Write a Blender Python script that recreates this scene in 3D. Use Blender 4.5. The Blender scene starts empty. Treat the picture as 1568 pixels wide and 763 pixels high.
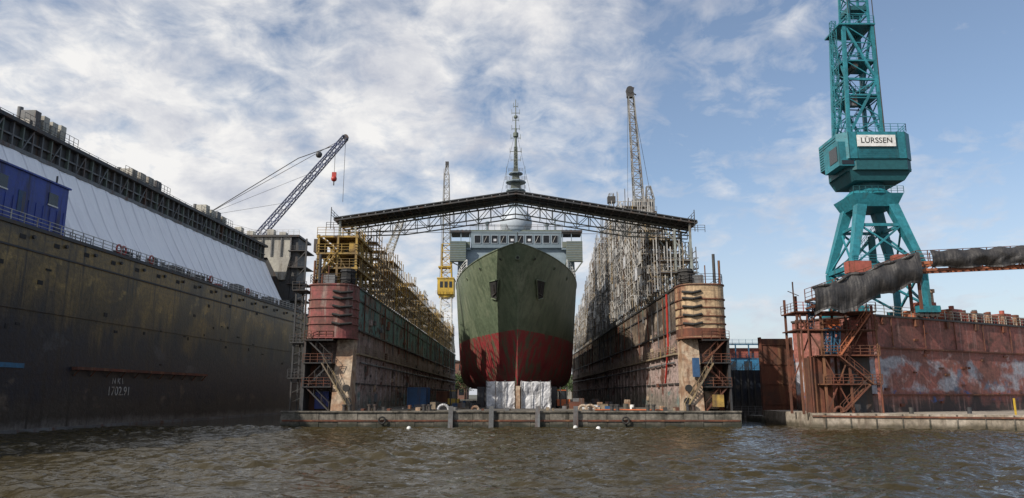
import bpy, math, random
import numpy as np
from mathutils import Vector, noise as mnoise
random.seed(7); np.random.seed(7)
S=bpy.context.scene
R=random.uniform
# ------------------------------------------------------------ materials
def N(nt,t,**k):
    n=nt.nodes.new(t)
    for a,b in k.items(): setattr(n,a,b)
    return n
def newmat(name):
    m=bpy.data.materials.new(name); m.use_nodes=True
    nt=m.node_tree; nt.nodes.clear()
    o=N(nt,'ShaderNodeOutputMaterial'); p=N(nt,'ShaderNodeBsdfPrincipled')
    nt.links.new(p.outputs[0],o.inputs[0]); return m,nt,p
def c4(c): return (c[0],c[1],c[2],1)
def mixc(nt,f,a,b,bt='MIX'):
    n=N(nt,'ShaderNodeMix',data_type='RGBA',blend_type=bt)
    for s,v in ((0,f),(6,a),(7,b)):
        if hasattr(v,'is_linked') or hasattr(v,'links'): nt.links.new(v,n.inputs[s])
        else: n.inputs[s].default_value = v if s==0 else c4(v)
    return n.outputs[2]
def mapr(nt,v,a,b,c=0,d=1):
    n=N(nt,'ShaderNodeMapRange'); nt.links.new(v,n.inputs[0])
    for i,x in enumerate((a,b,c,d)): n.inputs[i+1].default_value=x
    return n.outputs[0]
def noi(nt,vec,sc,det=6,ro=.6,scale3=None,dist=0,loc=None):
    if scale3 or loc:
        mp=N(nt,'ShaderNodeMapping'); nt.links.new(vec,mp.inputs[0]); mp.inputs['Scale'].default_value=scale3 or (1,1,1); mp.inputs['Location'].default_value=loc or (0,0,0); vec=mp.outputs[0]
    n=N(nt,'ShaderNodeTexNoise'); nt.links.new(vec,n.inputs[0])
    n.inputs['Scale'].default_value=sc; n.inputs['Detail'].default_value=det; n.inputs['Roughness'].default_value=ro
    n.inputs['Distortion'].default_value=dist
    return n.outputs[0]
def math2(nt,op,a,b):
    n=N(nt,'ShaderNodeMath',operation=op)
    for i,v in enumerate((a,b)):
        if isinstance(v,(int,float)): n.inputs[i].default_value=v
        else: nt.links.new(v,n.inputs[i])
    return n.outputs[0]
def wmat(name,c1,c2=None,c3=None,s1=.12,t2=(.42,.58),t3=(.52,.66),rough=.75,bands=(),bump=.15,seam=None,fine=.5,metal=0,streakz=.1,patches=(),stscale=.9,psoft=.035):
    m,nt,p=newmat(name)
    tc=N(nt,'ShaderNodeTexCoord').outputs['Object']
    big=noi(nt,tc,s1,7,.62,dist=.6)
    col=mixc(nt,mapr(nt,big,*t2),c1,c2 or c1)
    sx=N(nt,'ShaderNodeSeparateXYZ'); nt.links.new(tc,sx.inputs[0])
    z=sx.outputs[2]
    for (zv,soft,cc,amt) in bands:
        zz=math2(nt,'ADD',z,mapr(nt,noi(nt,tc,.35,6,.65,(1,1,.35)),.3,.7,-amt,amt))
        col=mixc(nt,mapr(nt,zz,zv-soft,zv+soft,1,0),col,cc)
    for i,(zc,zh,cc,th,sc) in enumerate(patches):
        nz=noi(nt,tc,sc,5,.55,(1,1,1.4),loc=(13.7*i+3,5.1*i,0))
        w=mapr(nt,math2(nt,'ABSOLUTE',math2(nt,'SUBTRACT',z,zc),0),zh*.5,zh,0,.25)
        col=mixc(nt,mapr(nt,math2(nt,'SUBTRACT',nz,w),th,th+psoft),col,cc)
    if c3:
        st=noi(nt,tc,1.0,6,.65,(stscale,stscale,streakz))
        col=mixc(nt,mapr(nt,st,*t3),col,c3)
    fn=noi(nt,tc,2.2,8,.7)
    sc=mixc(nt,mapr(nt,fn,.3,.7),(1-fine*.6,)*3,(1+fine*.35,)*3)
    col=mixc(nt,1.0,col,sc,'MULTIPLY')
    h=fn
    if seam:
        w,hh,dk=seam
        cb=N(nt,'ShaderNodeCombineXYZ')
        nt.links.new(math2(nt,'ADD',sx.outputs[0],sx.outputs[1]),cb.inputs[0]); nt.links.new(z,cb.inputs[1])
        br=N(nt,'ShaderNodeTexBrick'); nt.links.new(cb.outputs[0],br.inputs[0])
        br.inputs['Scale'].default_value=1; br.inputs['Brick Width'].default_value=w; br.inputs['Row Height'].default_value=hh
        br.inputs['Mortar Size'].default_value=.04; br.inputs['Mortar Smooth'].default_value=.8
        br.inputs['Color1'].default_value=(1,1,1,1); br.inputs['Color2'].default_value=(.88,.88,.88,1); br.inputs['Mortar'].default_value=(dk,dk,dk,1)
        col=mixc(nt,1.0,col,br.outputs[0],'MULTIPLY')
    nt.links.new(col,p.inputs['Base Color'])
    nt.links.new(mapr(nt,fn,.3,.7,max(0.05,rough-.12),min(1,rough+.12)),p.inputs['Roughness'])
    p.inputs['Metallic'].default_value=metal
    if bump:
        b=N(nt,'ShaderNodeBump'); b.inputs['Strength'].default_value=bump; b.inputs['Distance'].default_value=.15
        nt.links.new(h,b.inputs['Height']); nt.links.new(b.outputs[0],p.inputs['Normal'])
    return m
RUST=(.13,.05,.025)
M={}
M['hullblack']=wmat('black_hull_paint_gold_sheen',(.24,.155,.045),(.10,.07,.03),(.018,.018,.018),bands=[(13.4,3.6,(.013,.018,.029),3.8),(3.4,.9,(.04,.036,.032),1.2),(.9,.4,(.14,.13,.12),.4)],seam=(11,3.1,.7),rough=.42,t3=(.52,.68),fine=1.1,stscale=1.3,streakz=.06,bump=.3,psoft=.08,patches=[(4,3,(.10,.08,.065),.60,.25),(17.5,3.6,(.34,.23,.075),.58,.3),(8,5,(.05,.055,.065),.58,.2)])  # golden sun sheen is painted into the brown upper hull colour
M['darksteel']=wmat('dark_steel',(.035,.037,.042),(.055,.05,.045),(.07,.035,.02),rough=.6)
M['midsteel']=wmat('grey_steel',(.15,.155,.16),(.10,.10,.10),(.10,.05,.03),rough=.6)
M['cream']=wmat('cream_paint',(.44,.42,.36),(.32,.30,.26),(.12,.09,.06),rough=.7)
M['blue']=wmat('blue_paint',(.032,.062,.33),(.025,.048,.25),(.02,.02,.08),rough=.5,fine=.4)
M['glass']=wmat('dark_glass',(.015,.018,.022),rough=.12,fine=0,bump=0)
M['white']=wmat('white_paint',(.72,.72,.70),(.6,.6,.57),(.35,.27,.2),rough=.6,t3=(.6,.75))
M['galv']=wmat('galvanised_tube',(.48,.47,.45),(.30,.28,.25),(.17,.12,.08),rough=.45,s1=.5,t2=(.45,.6))
M['wood']=wmat('scaffold_board',(.28,.22,.15),(.14,.105,.07),rough=.85,s1=.8)
M['yellowdirty']=wmat('weathered_yellow_steel',(.42,.27,.06),(.20,.13,.05),(.09,.055,.03),rough=.7,s1=.4)
M['yellow']=wmat('yellow_paint',(.55,.36,.04),(.42,.27,.03),(.2,.13,.04),rough=.55)
M['tubebrown']=wmat('brown_tube',(.27,.22,.15),(.16,.12,.08),(.34,.24,.10),rough=.7,s1=.5)
M['teal']=wmat('teal_crane_paint',(.024,.205,.255),(.018,.145,.18),(.05,.09,.09),rough=.5,fine=.6,t3=(.58,.72),s1=.3)
M['tealdark']=wmat('teal_louvre',(.010,.085,.10),rough=.6)
M['redbox']=wmat('red_ballast',(.38,.10,.075),(.29,.08,.055),RUST,rough=.7)
M['rustred']=wmat('rusty_red_paint',(.32,.115,.09),(.21,.09,.07),(.38,.23,.20),bands=[(3.4,.6,(.06,.04,.035),1.2)],rough=.75,t3=(.56,.74),seam=(9,3.2,.8),s1=.25,fine=.9,stscale=1.5,psoft=.10,
   patches=[(6.6,3.6,(.38,.38,.42),.48,.2),(5.8,3,(.13,.16,.22),.58,.32),(4.0,1.6,(.05,.10,.28),.60,.55),(12,3,(.12,.055,.04),.55,.4),(8,5,(.44,.28,.25),.60,.5)])
M['drumred']=wmat('rusted_red_drum',(.27,.075,.07),(.17,.065,.05),(.34,.26,.22),rough=.7,s1=.4,t3=(.55,.7),seam=(3,1.15,.5),fine=.8)
M['drumtan']=wmat('rusted_tan_drum',(.52,.37,.22),(.26,.12,.07),(.10,.05,.03),rough=.7,s1=.3,t2=(.5,.6),seam=(3,1.15,.5),fine=.8)
M['wallL']=wmat('weathered_dock_wall',(.33,.235,.205),(.19,.115,.09),(.48,.41,.36),bands=[(9.2,.15,(.41,.31,.28),0.2),(4.2,1,(.20,.17,.14),1.7)],rough=.8,seam=(5.5,2.9,.6),s1=.16,t3=(.55,.7),fine=1.2,stscale=1.2,psoft=.07,patches=[(6,4,(.15,.065,.045),.55,.35),(4,3,(.17,.21,.19),.57,.3),(10,8,(.10,.085,.07),.58,.25),(6,5,(.05,.045,.04),.62,.6)])
M['wallLtop']=wmat('weathered_dock_upper_strake',(.14,.225,.19),(.19,.12,.085),(.32,.29,.23),rough=.8,seam=(5.5,2.4,.6),s1=.2,t2=(.5,.58),t3=(.56,.68),fine=1.2,psoft=.07,patches=[(15,4,(.07,.04,.03),.56,.4)])
M['wallRtop']=wmat('weathered_dock_upper_strake_brown',(.21,.155,.11),(.09,.068,.055),(.17,.23,.18),rough=.8,seam=(5.5,2.4,.6),s1=.2,t3=(.56,.68),fine=1.2,psoft=.07,patches=[(15,4,(.38,.31,.24),.57,.4)])
M['tan']=wmat('tan_rusty_plate',(.46,.36,.26),(.30,.18,.11),(.14,.065,.035),rough=.8,s1=.5,t3=(.55,.68),fine=.9)
M['rust']=wmat('rusted_steel',(.15,.05,.028),(.09,.04,.026),(.21,.10,.05),rough=.85,s1=.4)
M['rustorange']=wmat('orange_rusted_steel',(.42,.14,.065),(.26,.09,.05),(.1,.05,.03),rough=.8,s1=.4)
M['concrete']=wmat('weathered_concrete',(.20,.18,.15),(.11,.10,.08),(.05,.045,.035),bands=[(.55,.25,(.035,.037,.025),.3)],rough=.9,s1=.5,fine=1)
M['concretetan']=wmat('tan_concrete',(.38,.33,.27),(.27,.23,.18),(.15,.12,.09),bands=[(.5,.25,(.09,.075,.05),.3)],rough=.9,s1=.4,fine=.8)
M['deck']=wmat('dock_deck',(.13,.12,.10),(.08,.07,.06),rough=.9)
M['black']=wmat('black_rubber',(.018,.018,.018),(.035,.032,.03),rough=.85)
M['roof']=wmat('dark_roof_sheeting',(.028,.032,.038),(.04,.042,.045),rough=.75)
M['truss']=wmat('grey_green_truss',(.30,.33,.30),(.20,.21,.19),(.12,.09,.06),rough=.6)
M['shipgrey']=wmat('naval_grey_paint',(.20,.255,.29),(.18,.23,.265),rough=.5,fine=.3,seam=(5,2.6,.8),bump=.03)
M['radome']=wmat('radome_paint',(.46,.51,.56),(.40,.45,.50),rough=.5,fine=.15,bump=0)
M['shipdark']=wmat('primer_olive_grey',(.10,.125,.10),(.13,.145,.12),rough=.6,fine=.3)
M['cranegrey']=wmat('grey_crane_paint',(.28,.27,.25),(.19,.19,.18),(.12,.09,.07),rough=.6)
M['boomblue']=wmat('blue_boom_paint',(.03,.045,.13),(.02,.03,.08),rough=.5)
M['redlead']=wmat('red_paint',(.38,.03,.02),rough=.5,fine=.2)
M['orange']=wmat('orange_paint',(.50,.12,.03),(.4,.1,.03),rough=.6)
M['sheet']=wmat('white_plastic_sheet',(.60,.60,.61),(.44,.44,.46),(.30,.29,.28),rough=.45,s1=.9,bump=.6)
M['blacktarp']=wmat('black_tarpaulin',(.028,.026,.026),(.045,.041,.039),rough=.5,s1=.8,bump=.5)
M['brick']=wmat('distant_brick',(.22,.10,.07),(.16,.09,.07),rough=.9)
M['ground']=wmat('ground_gravel',(.10,.095,.08),(.07,.08,.05),rough=.95,s1=.02)
M['leaf']=wmat('leaf_foliage',(.055,.095,.03),(.10,.14,.045),rough=.8,s1=.3)
M['bark']=wmat('bark',(.06,.045,.03),rough=.9)
M['steelblue']=wmat('turquoise_blue_paint',(.03,.16,.30),(.04,.12,.2),rough=.6)
M['bluedark']=wmat('weathered_blue_container',(.03,.09,.20),(.03,.07,.14),(.10,.06,.04),rough=.6)
M['hullship']=wmat('ship_hull_primer',(.128,.165,.102),(.185,.218,.138),(.100,.132,.080),s1=.12,bands=[(13.9,.04,(.30,.040,.044),.0)],rough=.5,seam=(6.5,2.4,.84),fine=.55,t3=(.47,.62),streakz=.3,bump=.12,psoft=.12,patches=[(20,7,(.21,.235,.155),.56,.16),(9,4,(.36,.07,.07),.57,.18),(9,4,(.20,.025,.03),.57,.3)])
def tarpmat():
    m,nt,p=newmat('white_tarpaulin'); tc=N(nt,'ShaderNodeTexCoord').outputs['Object']
    w=N(nt,'ShaderNodeTexWave',wave_type='BANDS',bands_direction='Y'); nt.links.new(tc,w.inputs[0]); w.inputs['Scale'].default_value=.09; w.inputs['Distortion'].default_value=1.6; w.inputs['Detail'].default_value=3; w.inputs['Detail Scale'].default_value=.4
    n=noi(nt,tc,.4,6,.6,(1,2.5,.4))
    col=mixc(nt,mapr(nt,n,.35,.65),(.82,.82,.85),(.90,.90,.92))
    col=mixc(nt,mapr(nt,w.outputs['Fac'],.0,.05,1,0),col,(.62,.62,.66))
    nt.links.new(col,p.inputs['Base Color']); p.inputs['Roughness'].default_value=.6
    b=N(nt,'ShaderNodeBump'); b.inputs['Strength'].default_value=.5; b.inputs['Distance'].default_value=.4
    nt.links.new(math2(nt,'ADD',w.outputs['Fac'],n),b.inputs['Height']); nt.links.new(b.outputs[0],p.inputs['Normal'])
    return m
M['tarp']=tarpmat()
# ------------------------------------------------------------ builder
class B:
    def __init__(s,xf=None): s.v=[];s.f=[];s.m=[];s.ml=[];s.xf=xf
    def mi(s,k):
        if k not in s.ml: s.ml.append(k)
        return s.ml.index(k)
    def add(s,vs,fs,k):
        o=len(s.v)
        for p in vs:
            p=tuple(p); s.v.append(s.xf(*p) if s.xf else p)
        i=s.mi(k)
        for f in fs: s.f.append([a+o for a in f]); s.m.append(i)
    def box(s,x0,x1,y0,y1,z0,z1,k):
        s.add([(x0,y0,z0),(x1,y0,z0),(x1,y1,z0),(x0,y1,z0),(x0,y0,z1),(x1,y0,z1),(x1,y1,z1),(x0,y1,z1)],
              [(0,3,2,1),(4,5,6,7),(0,1,5,4),(1,2,6,5),(2,3,7,6),(3,0,4,7)],k)
    def hexa(s,b4,t4,k): s.add(list(b4)+list(t4),[(0,3,2,1),(4,5,6,7),(0,1,5,4),(1,2,6,5),(2,3,7,6),(3,0,4,7)],k)
    def cyl(s,p,q,r,k,r2=None,n=12,cap=True,ph=0):
        p=Vector(p);q=Vector(q);d=(q-p)
        if d.length<1e-6:return
        d.normalize(); a=Vector((0,0,1)) if abs(d.z)<.9 else Vector((0,1,0))
        u=d.cross(a).normalized(); w=d.cross(u); r2=r if r2 is None else r2
        vs=[];
        for i in range(n):
            t=2*math.pi*i/n+ph; e=u*math.cos(t)+w*math.sin(t); vs.append(p+e*r); vs.append(q+e*r2)
        fs=[(2*i,2*i+1,(2*i+3)%(2*n),(2*i+2)%(2*n)) for i in range(n)]
        if cap: fs+= [tuple(2*i for i in range(n)),tuple(2*i+1 for i in reversed(range(n)))]
        s.add(vs,fs,k)
    def beam(s,p,q,w,k): s.cyl(p,q,w*.707,k,n=4,cap=True,ph=math.pi/4)
    def lattice(s,p,q,w0,w1,n,ch,br,k,up=None):
        p=Vector(p);q=Vector(q);d=(q-p).normalized()
        a=Vector((0,1,0)) if abs(d.y)<.9 else Vector((0,0,1))
        u=d.cross(a).normalized(); w=d.cross(u).normalized()
        def c(i,j):
            t=i/n; ww=(w0+(w1-w0)*t)/2; sg=((-1,-1),(1,-1),(1,1),(-1,1))[j%4]
            return p+(q-p)*t+u*ww*sg[0]+w*ww*sg[1]
        for j in range(4): s.beam(c(0,j),c(n,j),ch,k)
        for i in range(n+1):
            for j in range(4):
                s.beam(c(i,j),c(i,j+1),br,k)
                if i<n: s.beam(c(i,j+(i%2)),c(i+1,j+1-(i%2)),br,k)
    def rail(s,pts,k,h=1.1,sp=2.0,w=.05,nr=3):
        for a,b in zip(pts[:-1],pts[1:]):
            a=Vector(a);b=Vector(b);n=max(1,int((b-a).length/sp))
            for i in range(n+1):
                c=a+(b-a)*i/n; s.beam(c,c+Vector((0,0,h)),w*1.3,k)
            for r in range(1,nr+1): z=Vector((0,0,h*r/nr)); s.beam(a+z,b+z,w,k)
    def tube(s,pts,r,k,n=8):
        for a,b in zip(pts[:-1],pts[1:]): s.cyl(a,b,r,k,n=n)
    def stairs(s,a,b,wd,k,ax='y',n=None):
        a=Vector(a);b=Vector(b);n=n or max(4,int(abs(b.z-a.z)/.3)); o=Vector((0,wd,0)) if ax=='y' else Vector((wd,0,0))
        for e in (Vector((0,0,0)),o):
            s.beam(a+e,b+e,.16,k); s.beam(a+e+Vector((0,0,1)),b+e+Vector((0,0,1)),.06,k)
            for i in range(0,n+1,3): c=a+(b-a)*i/n+e; s.beam(c,c+Vector((0,0,1)),.05,k)
        for i in range(n+1): c=a+(b-a)*i/n; s.beam(c,c+o,.12,k)
    def sphere(s,c,r,k,nu=20,nv=12,sz=1):
        vs=[];fs=[]
        for j in range(nv+1):
            t=math.pi*j/nv
            for i in range(nu):
                f=2*math.pi*i/nu; vs.append((c[0]+r*math.sin(t)*math.cos(f),c[1]+r*math.sin(t)*math.sin(f),c[2]+r*sz*math.cos(t)))
        for j in range(nv):
            for i in range(nu): fs.append((j*nu+i,(j+1)*nu+i,(j+1)*nu+(i+1)%nu,j*nu+(i+1)%nu))
        s.add(vs,fs,k)
    def obj(s,name,parent=None,smooth=False):
        me=bpy.data.meshes.new(name); me.from_pydata([tuple(x) for x in s.v],[],s.f)
        for k in s.ml: me.materials.append(M[k])
        me.polygons.foreach_set('material_index',s.m)
        if smooth: me.polygons.foreach_set('use_smooth',[True]*len(s.f))
        me.update(); o=bpy.data.objects.new(name,me); S.collection.objects.link(o)
        if parent: o.parent=parent
        return o
def empty(name):
    o=bpy.data.objects.new(name,None); S.collection.objects.link(o); return o
def text(name,body,loc,rot,size,k,parent):
    c=bpy.data.curves.new(name,'FONT'); c.body=body; c.size=size; c.extrude=.01; c.align_x='CENTER'; c.align_y='CENTER'
    o=bpy.data.objects.new(name,c); S.collection.objects.link(o); o.location=loc; o.rotation_euler=rot; c.materials.append(M[k]); o.parent=parent

# ------------------------------------------------------------ central floating dock
CD=empty('floating_dock')
WL,WLi,WRi,WR=-26.6,-20.6,22.0,27.8
b=B()
xs=[-28.6+i*(57.0/24) for i in range(25)]
for a,c in zip(xs[:-1],xs[1:]):
    j=R(-.05,.05); b.hexa([(a,93.7+j,-1),(c-.04,93.7+j,-1),(c-.04,98,-1),(a,98,-1)],[(a,93.7+j,1.85),(c-.04,93.7+j,1.85),(c-.04,98,1.85),(a,98,1.85)],'concrete')
b.box(-28.6,28.4,93.5,94.0,1.852,2.02,'concrete')
b.box(-28.6,28.4,98.0,275,-1,1.95,'deck')
b.box(-28.4,28.2,93.58,93.64,.75,.95,'rust')
b.obj('pontoon',CD)
b=B()
for x in (-7.6,-2.6,3.1,7.8):
    b.hexa([(x-.3,93.1,-.5),(x+.3,93.1,-.5),(x+.3,93.5,-.5),(x-.3,93.5,-.5)],[(x-.2,93.2,2.6),(x+.35,93.2,2.6),(x+.35,93.5,2.6),(x-.2,93.5,2.6)],'midsteel')
for x in (-21,-17.8,-11,12.5,17,22): 
    b.cyl((x,94.6,2.02),(x,94.6,2.7),.22,'darksteel'); b.cyl((x+.7,94.6,2.02),(x+.7,94.6,2.7),.22,'darksteel'); b.cyl((x,94.6,2.65),(x,94.6,2.8),.32,'darksteel'); b.cyl((x+.7,94.6,2.65),(x+.7,94.6,2.8),.32,'darksteel')
for x0,r,k in ((-8.6,.65,'sheet'),(8.9,.55,'tan'),(9.8,.6,'tan'),(-4.6,.4,'tan')):
    b.tube([(x0+r*math.cos(t),94.7,2.02+.9*r*math.sin(t)+.15) for t in [math.pi*i/8 for i in range(9)]],.17,k)
for i in range(26):
    x=R(-20,21); w=R(.15,.6); h=R(.15,.7); b.box(x,x+w,95.2+R(0,2),97.4,2.0,2.02+h,random.choice(['rust','midsteel','wood','darksteel','tan']))
b.tube([(-16,95.5,2.1),(-12,96,2.15),(-9.5,95.3,2.1)],.09,'black'); b.tube([(10.5,95.5,2.1),(14,96,2.12),(19,95.3,2.1)],.09,'orange')
for x in (-16,14): b.tube([(x+.4*math.cos(t),93.35,.9+.4*math.sin(t)) for t in [i*math.pi/6 for i in range(13)]],.12,'black',n=6)
b.obj('mooring_fittings',CD)
def wing(xo,xi,side):
    sg=1 if side=='L' else -1
    b=B()
    top='wallLtop' if side=='L' else 'wallRtop'
    x0,x1=min(xo,xi),max(xo,xi)
    b.box(x0+.01,x1-.01,99,272,1.95,12.4,'wallL')
    b.box(x0+.02,x1-.02,98.6,272.2,12.4,18.0,top)
    b.box(x0-.15,x1+.15,98.3,272.4,18.0,18.25,'darksteel')
    for z,w in ((12.3,.35),(9.2,.55),(5.3,.2),(16.3,.15)):
        a,c=sorted((xi-.05*sg,xi+w*sg)); b.box(a,c,98.8,272,z,z+.22,'darksteel' if w<.5 else 'tubebrown')
    y=101
    while y<270:
        a,c=sorted((xi,xi+.22*sg)); b.box(a,c,y,y+.18,1.95,9.15,'wallL')
        a,c=sorted((xi,xi+.12*sg)); b.box(a,c,y+2,y+2.15,12.6,17.9,top)
        if random.random()<.5:
            b.cyl((xi+.25*sg,y+1,R(9.5,12)),(xi+.25*sg,y+1,17.6),.1,'rust' if random.random()<.6 else 'midsteel',n=6)
        y+=4.2+R(-.4,.4)
    for k in range(50):
        yy=100+R(0,150); a,c=sorted((xi,xi+.3*sg)); zz=R(2.4,16); b.box(a,c,yy,yy+R(.4,1.6),zz,zz+R(.3,1.2),random.choice(['rust','darksteel','tan','midsteel','wallL']))
    b.tube([(xi+.3*sg,100,8.2),(xi+.3*sg,160,8.1),(xi+.3*sg,270,8.3)],.13,'midsteel',n=6)
    if side=='R': b.tube([(xi-.35,103,17.8),(xi-.35,103.2,10.5),(xi-.35,106,5.6)],.14,'redlead',n=6)
    b.rail([(xi,98.6,18.25),(xi,270,18.25)],'tubebrown',sp=2.4)
    b.rail([(xo,98.6,18.25),(xo,270,18.25)],'darksteel',sp=2.4)
    b.rail([(xi+.5*sg,99,9.42),(xi+.5*sg,270,9.42)],'tubebrown',sp=3,h=1.0)
    b.obj('wing_wall',CD)
    b=B(); k='drumred' if side=='L' else 'drumtan'
    cx=(xo+xi)/2; hw=abs(xi-xo)/2+.15
    prof=[]
    for i in range(17):
        t=math.pi*i/16; ct,st=math.cos(t),math.sin(t)
        prof.append((cx-hw*math.copysign(abs(ct)**.55,ct),98.62-3.6*abs(st)**.6))
    def ring(z0,z1,off,k):
        P=[(cx+(p[0]-cx)*(1+off/hw),p[1]-(off if 0<i<16 else 0)) for i,p in enumerate(prof)]
        n=len(P); vs=[(x,y,z0) for x,y in P]+[(x,y,z1) for x,y in P]
        fs=[(i,i+1,n+i+1,n+i) for i in range(n-1)]+[tuple(reversed(range(n))),tuple(range(n,2*n))]
        b.add(vs,fs,k)
    ring(11.1,18.2,0,k)
    for z in (11.1,12.9,13.9,15.0,16.1,18.0): ring(z,z+.14,.12,'rust' if side=='R' else 'drumred')
    if side=='R': ring(11.4,12.4,.02,'rust')
    for z in (12.9,14,15.1,16.2,17.0):
        b.tube([(cx+hw*.15*sg,94.9,z+.2),(cx+hw*.5*sg,94.85,z-.05),(cx+hw*.92*sg,95.5,z+.15)],.16,'black')
    b.rail([(x,y,18.36) for x,y in prof[::3]],'darksteel',sp=1.4)
    xt=cx+1.9*sg
    b.cyl((xt,96.8,18.36),(xt,96.8,20.3),.95,'black'); b.cyl((xt,96.8,19.9),(xt,96.8,20.05),1.1,'darksteel'); b.cyl((xt,96.8,18.9),(xt,96.8,19.05),1.1,'darksteel')
    b.box(cx-1.2,cx+.3,96.2,97.8,18.36,19.5,'midsteel'); b.cyl((cx-1.8*sg,96.5,18.3),(cx-1.8*sg,96.5,22.3),.2,'darksteel')
    b.cyl((cx-2.6*sg,96.9,18.3),(cx-2.6*sg,96.9,21.5),.16,'rust')
    b.cyl((cx-.6*sg,96.5,18.3),(cx-.6*sg,96.5,20.8),.08,'rust'); b.box(cx-2.4,cx-1.5,97,98,18.36,20.4,'rust')
    b.obj('mooring_drum_tower',CD)
    b=B()
    xa,xb=sorted((xi,xi-2.2*sg))
    yt=97.2 if side=='L' else 96.8
    b.hexa([(xa,94.9,1.97),(xb,94.9,1.97),(xb,99,1.97),(xa,99,1.97)],[(xa,yt,11.08),(xb,yt,11.08),(xb,99,11.08),(xa,99,11.08)],'tan')
    b.box(min(xo,xo+.25*sg),max(xo,xo+.25*sg),95.2,99,1.97,11.1,'darksteel')
    for z in (4.9,7.9,10.8):
        a,c=sorted((xo,xi-2.3*sg)); b.box(a,c,95.0,98.9,z,z+.12,'darksteel'); b.rail([(a,95.0,z+.12),(c,95.0,z+.12)],'rust',sp=.9)
    for i,(z0,z1) in enumerate(((2,4.9),(5,7.9),(8,10.8))):
        a,c=(xo+.5*sg,xi-2.5*sg) if i%2 else (xi-2.5*sg,xo+.5*sg)
        b.stairs((a,95.3,z0),(c,95.3,z1),.8,'rust' if side=='R' else 'darksteel')
    b.stairs((xi+.3*sg,94.7,2),(xi-3.5*sg,94.7,7.9),.8,'tubebrown')
    xa,xb=sorted((xo+1.0*sg,xo+2.8*sg)); b.box(xa,xb,97.9,98.85,2.2,4.4,'blue' if side=='L' else 'tan')
    if side=='R': b.box(23.0,23.8,94.9,95.5,6.2,8.6,'bluedark'); b.box(25.2,26.6,94.7,95.0,2.5,4.0,'yellowdirty')
    b.box(min(xo,xo+1*sg),max(xo,xo+1*sg),98.0,98.5,2,10.8,'rust')
    for (dx,z) in ((.1,3.6),(.3,5.2)): b.cyl((xi-dx*sg,94.75,z-.4),(xi-dx*sg,95.1,z-.4),.45,'black')
    b.obj('access_stairs',CD)
wing(WL,WLi,'L'); wing(WR,WRi,'R')
b=B()
for x in (-28.2,-26.9):
    for y in (96,99): b.beam((x,y,1.9),(x,y,17.4),.2,'darksteel')
for z in np.arange(3,17.5,1.2): b.beam((-28.2,96,z),(-26.9,96,z+.6),.08,'darksteel'); b.beam((-28.2,96,z),(-28.2,99,z),.08,'darksteel')
for z in (6,10.5,17.3): b.box(-28.6,-26.7,95.5,99.2,z,z+.12,'darksteel'); b.rail([(-28.6,95.5,z+.1),(-26.8,95.5,z+.1)],'darksteel',sp=.8)
b.obj('ladder_tower',CD)

# ------------------------------------------------------------ roof
DR=empty('sliding_dock_roof')
b=B()
xl,xa,xr=-25.0,.6,26.0; zl,za,zr=28.3,32.2,27.9
Y0,Y1=101,107.6
for (x0,z0,x1,z1) in ((xl,zl,xa,za),(xa,za,xr,zr)):
    b.hexa([(x0,Y0,z0),(x1,Y0,z1),(x1,Y1,z1),(x0,Y1,z0)],[(x0,Y0,z0+.15),(x1,Y0,z1+.15),(x1,Y1,z1+.15),(x0,Y1,z0+.15)],'roof')
    n=22
    for i in range(n+1):
        t=i/n; x=x0+(x1-x0)*t; z=z0+(z1-z0)*t; b.beam((x,Y0+.02,z-.12),(x,Y1,z-.12),.16,'midsteel')
    for y in (Y0+.1,Y0+2.2,Y0+4.4,Y1-.1): b.beam((x0,y,z0-.3),(x1,y,z1-.3),.2,'darksteel')
b.obj('roof_sheeting',DR)
b=B()
def zr_(x): return zl+(za-zl)*(x-xl)/(xa-xl) if x<xa else za+(zr-za)*(x-xa)/(xr-xa)
for y,dep in ((Y1-.4,2.1),(Y1-2.4,1.9)):
    n=28; px=None
    for i in range(n+1):
        x=xl+(xr-xl)*i/n; zt=zr_(x)-.35; d=dep*min(1,.45+3*min(i,n-i)/n); zb=zt-d
        b.beam((x,y,zt),(x,y,zb),.1,'truss')
        if px: b.beam(px[1],(x,y,zb),.16,'truss'); b.beam(px[0],(x,y,zt),.16,'truss'); b.beam(px[0] if i%2 else px[1],(x,y,zb) if i%2 else (x,y,zt),.09,'truss')
        px=((x,y,zt),(x,y,zb))
b.beam((-16,Y0+3,28.0),(18,Y0+3,27.7),.07,'darksteel'); b.beam((-23,Y0+3,27.0),(24,Y0+3,26.6),.05,'darksteel')
for xx in (-9,-3,5,11): b.beam((xx,Y0+3,zr_(xx)-.3),(xx,Y0+3,27.9),.05,'darksteel')
for x in (xl,xr):
    b.rail([(x-.4,Y0,zr_(x)+.1),(x-.4,Y1,zr_(x)+.1)],'darksteel',sp=1.5,h=1.2); b.beam((x-.4,Y0,zr_(x)-1.5),(x-.4,Y0,zr_(x)+1.6),.1,'darksteel')
    b.rail([(x-1,Y0,zr_(x)-1.6),(x+1,Y0,zr_(x)-1.6)],'darksteel',sp=.8,h=1)
for x,s in ((-24.2,1),(25.0,-1)):
    for y in (Y0+.5,Y1-.5):
        b.beam((x,y,18.25),(x,y,zr_(x)-.4),.3,'truss'); b.beam((x,y,22.5),(x+3.5*s,y,zr_(x+3.5*s)-2),.18,'truss')
        b.beam((x+2.2*s,y,18.25),(x+2.2*s,y,zr_(x)-1.2),.25,'truss')
    for z in (20,22.5,25): b.beam((x,Y0+.5,z),(x,Y1-.5,z+1),.1,'truss')
    b.beam((x,Y0+.5,19),(x+2.2*s,Y0+.5,22),.1,'truss'); b.beam((x+2.2*s,Y0+.5,22),(x,Y0+.5,25),.1,'truss')
b.obj('roof_trusses',DR)

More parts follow.
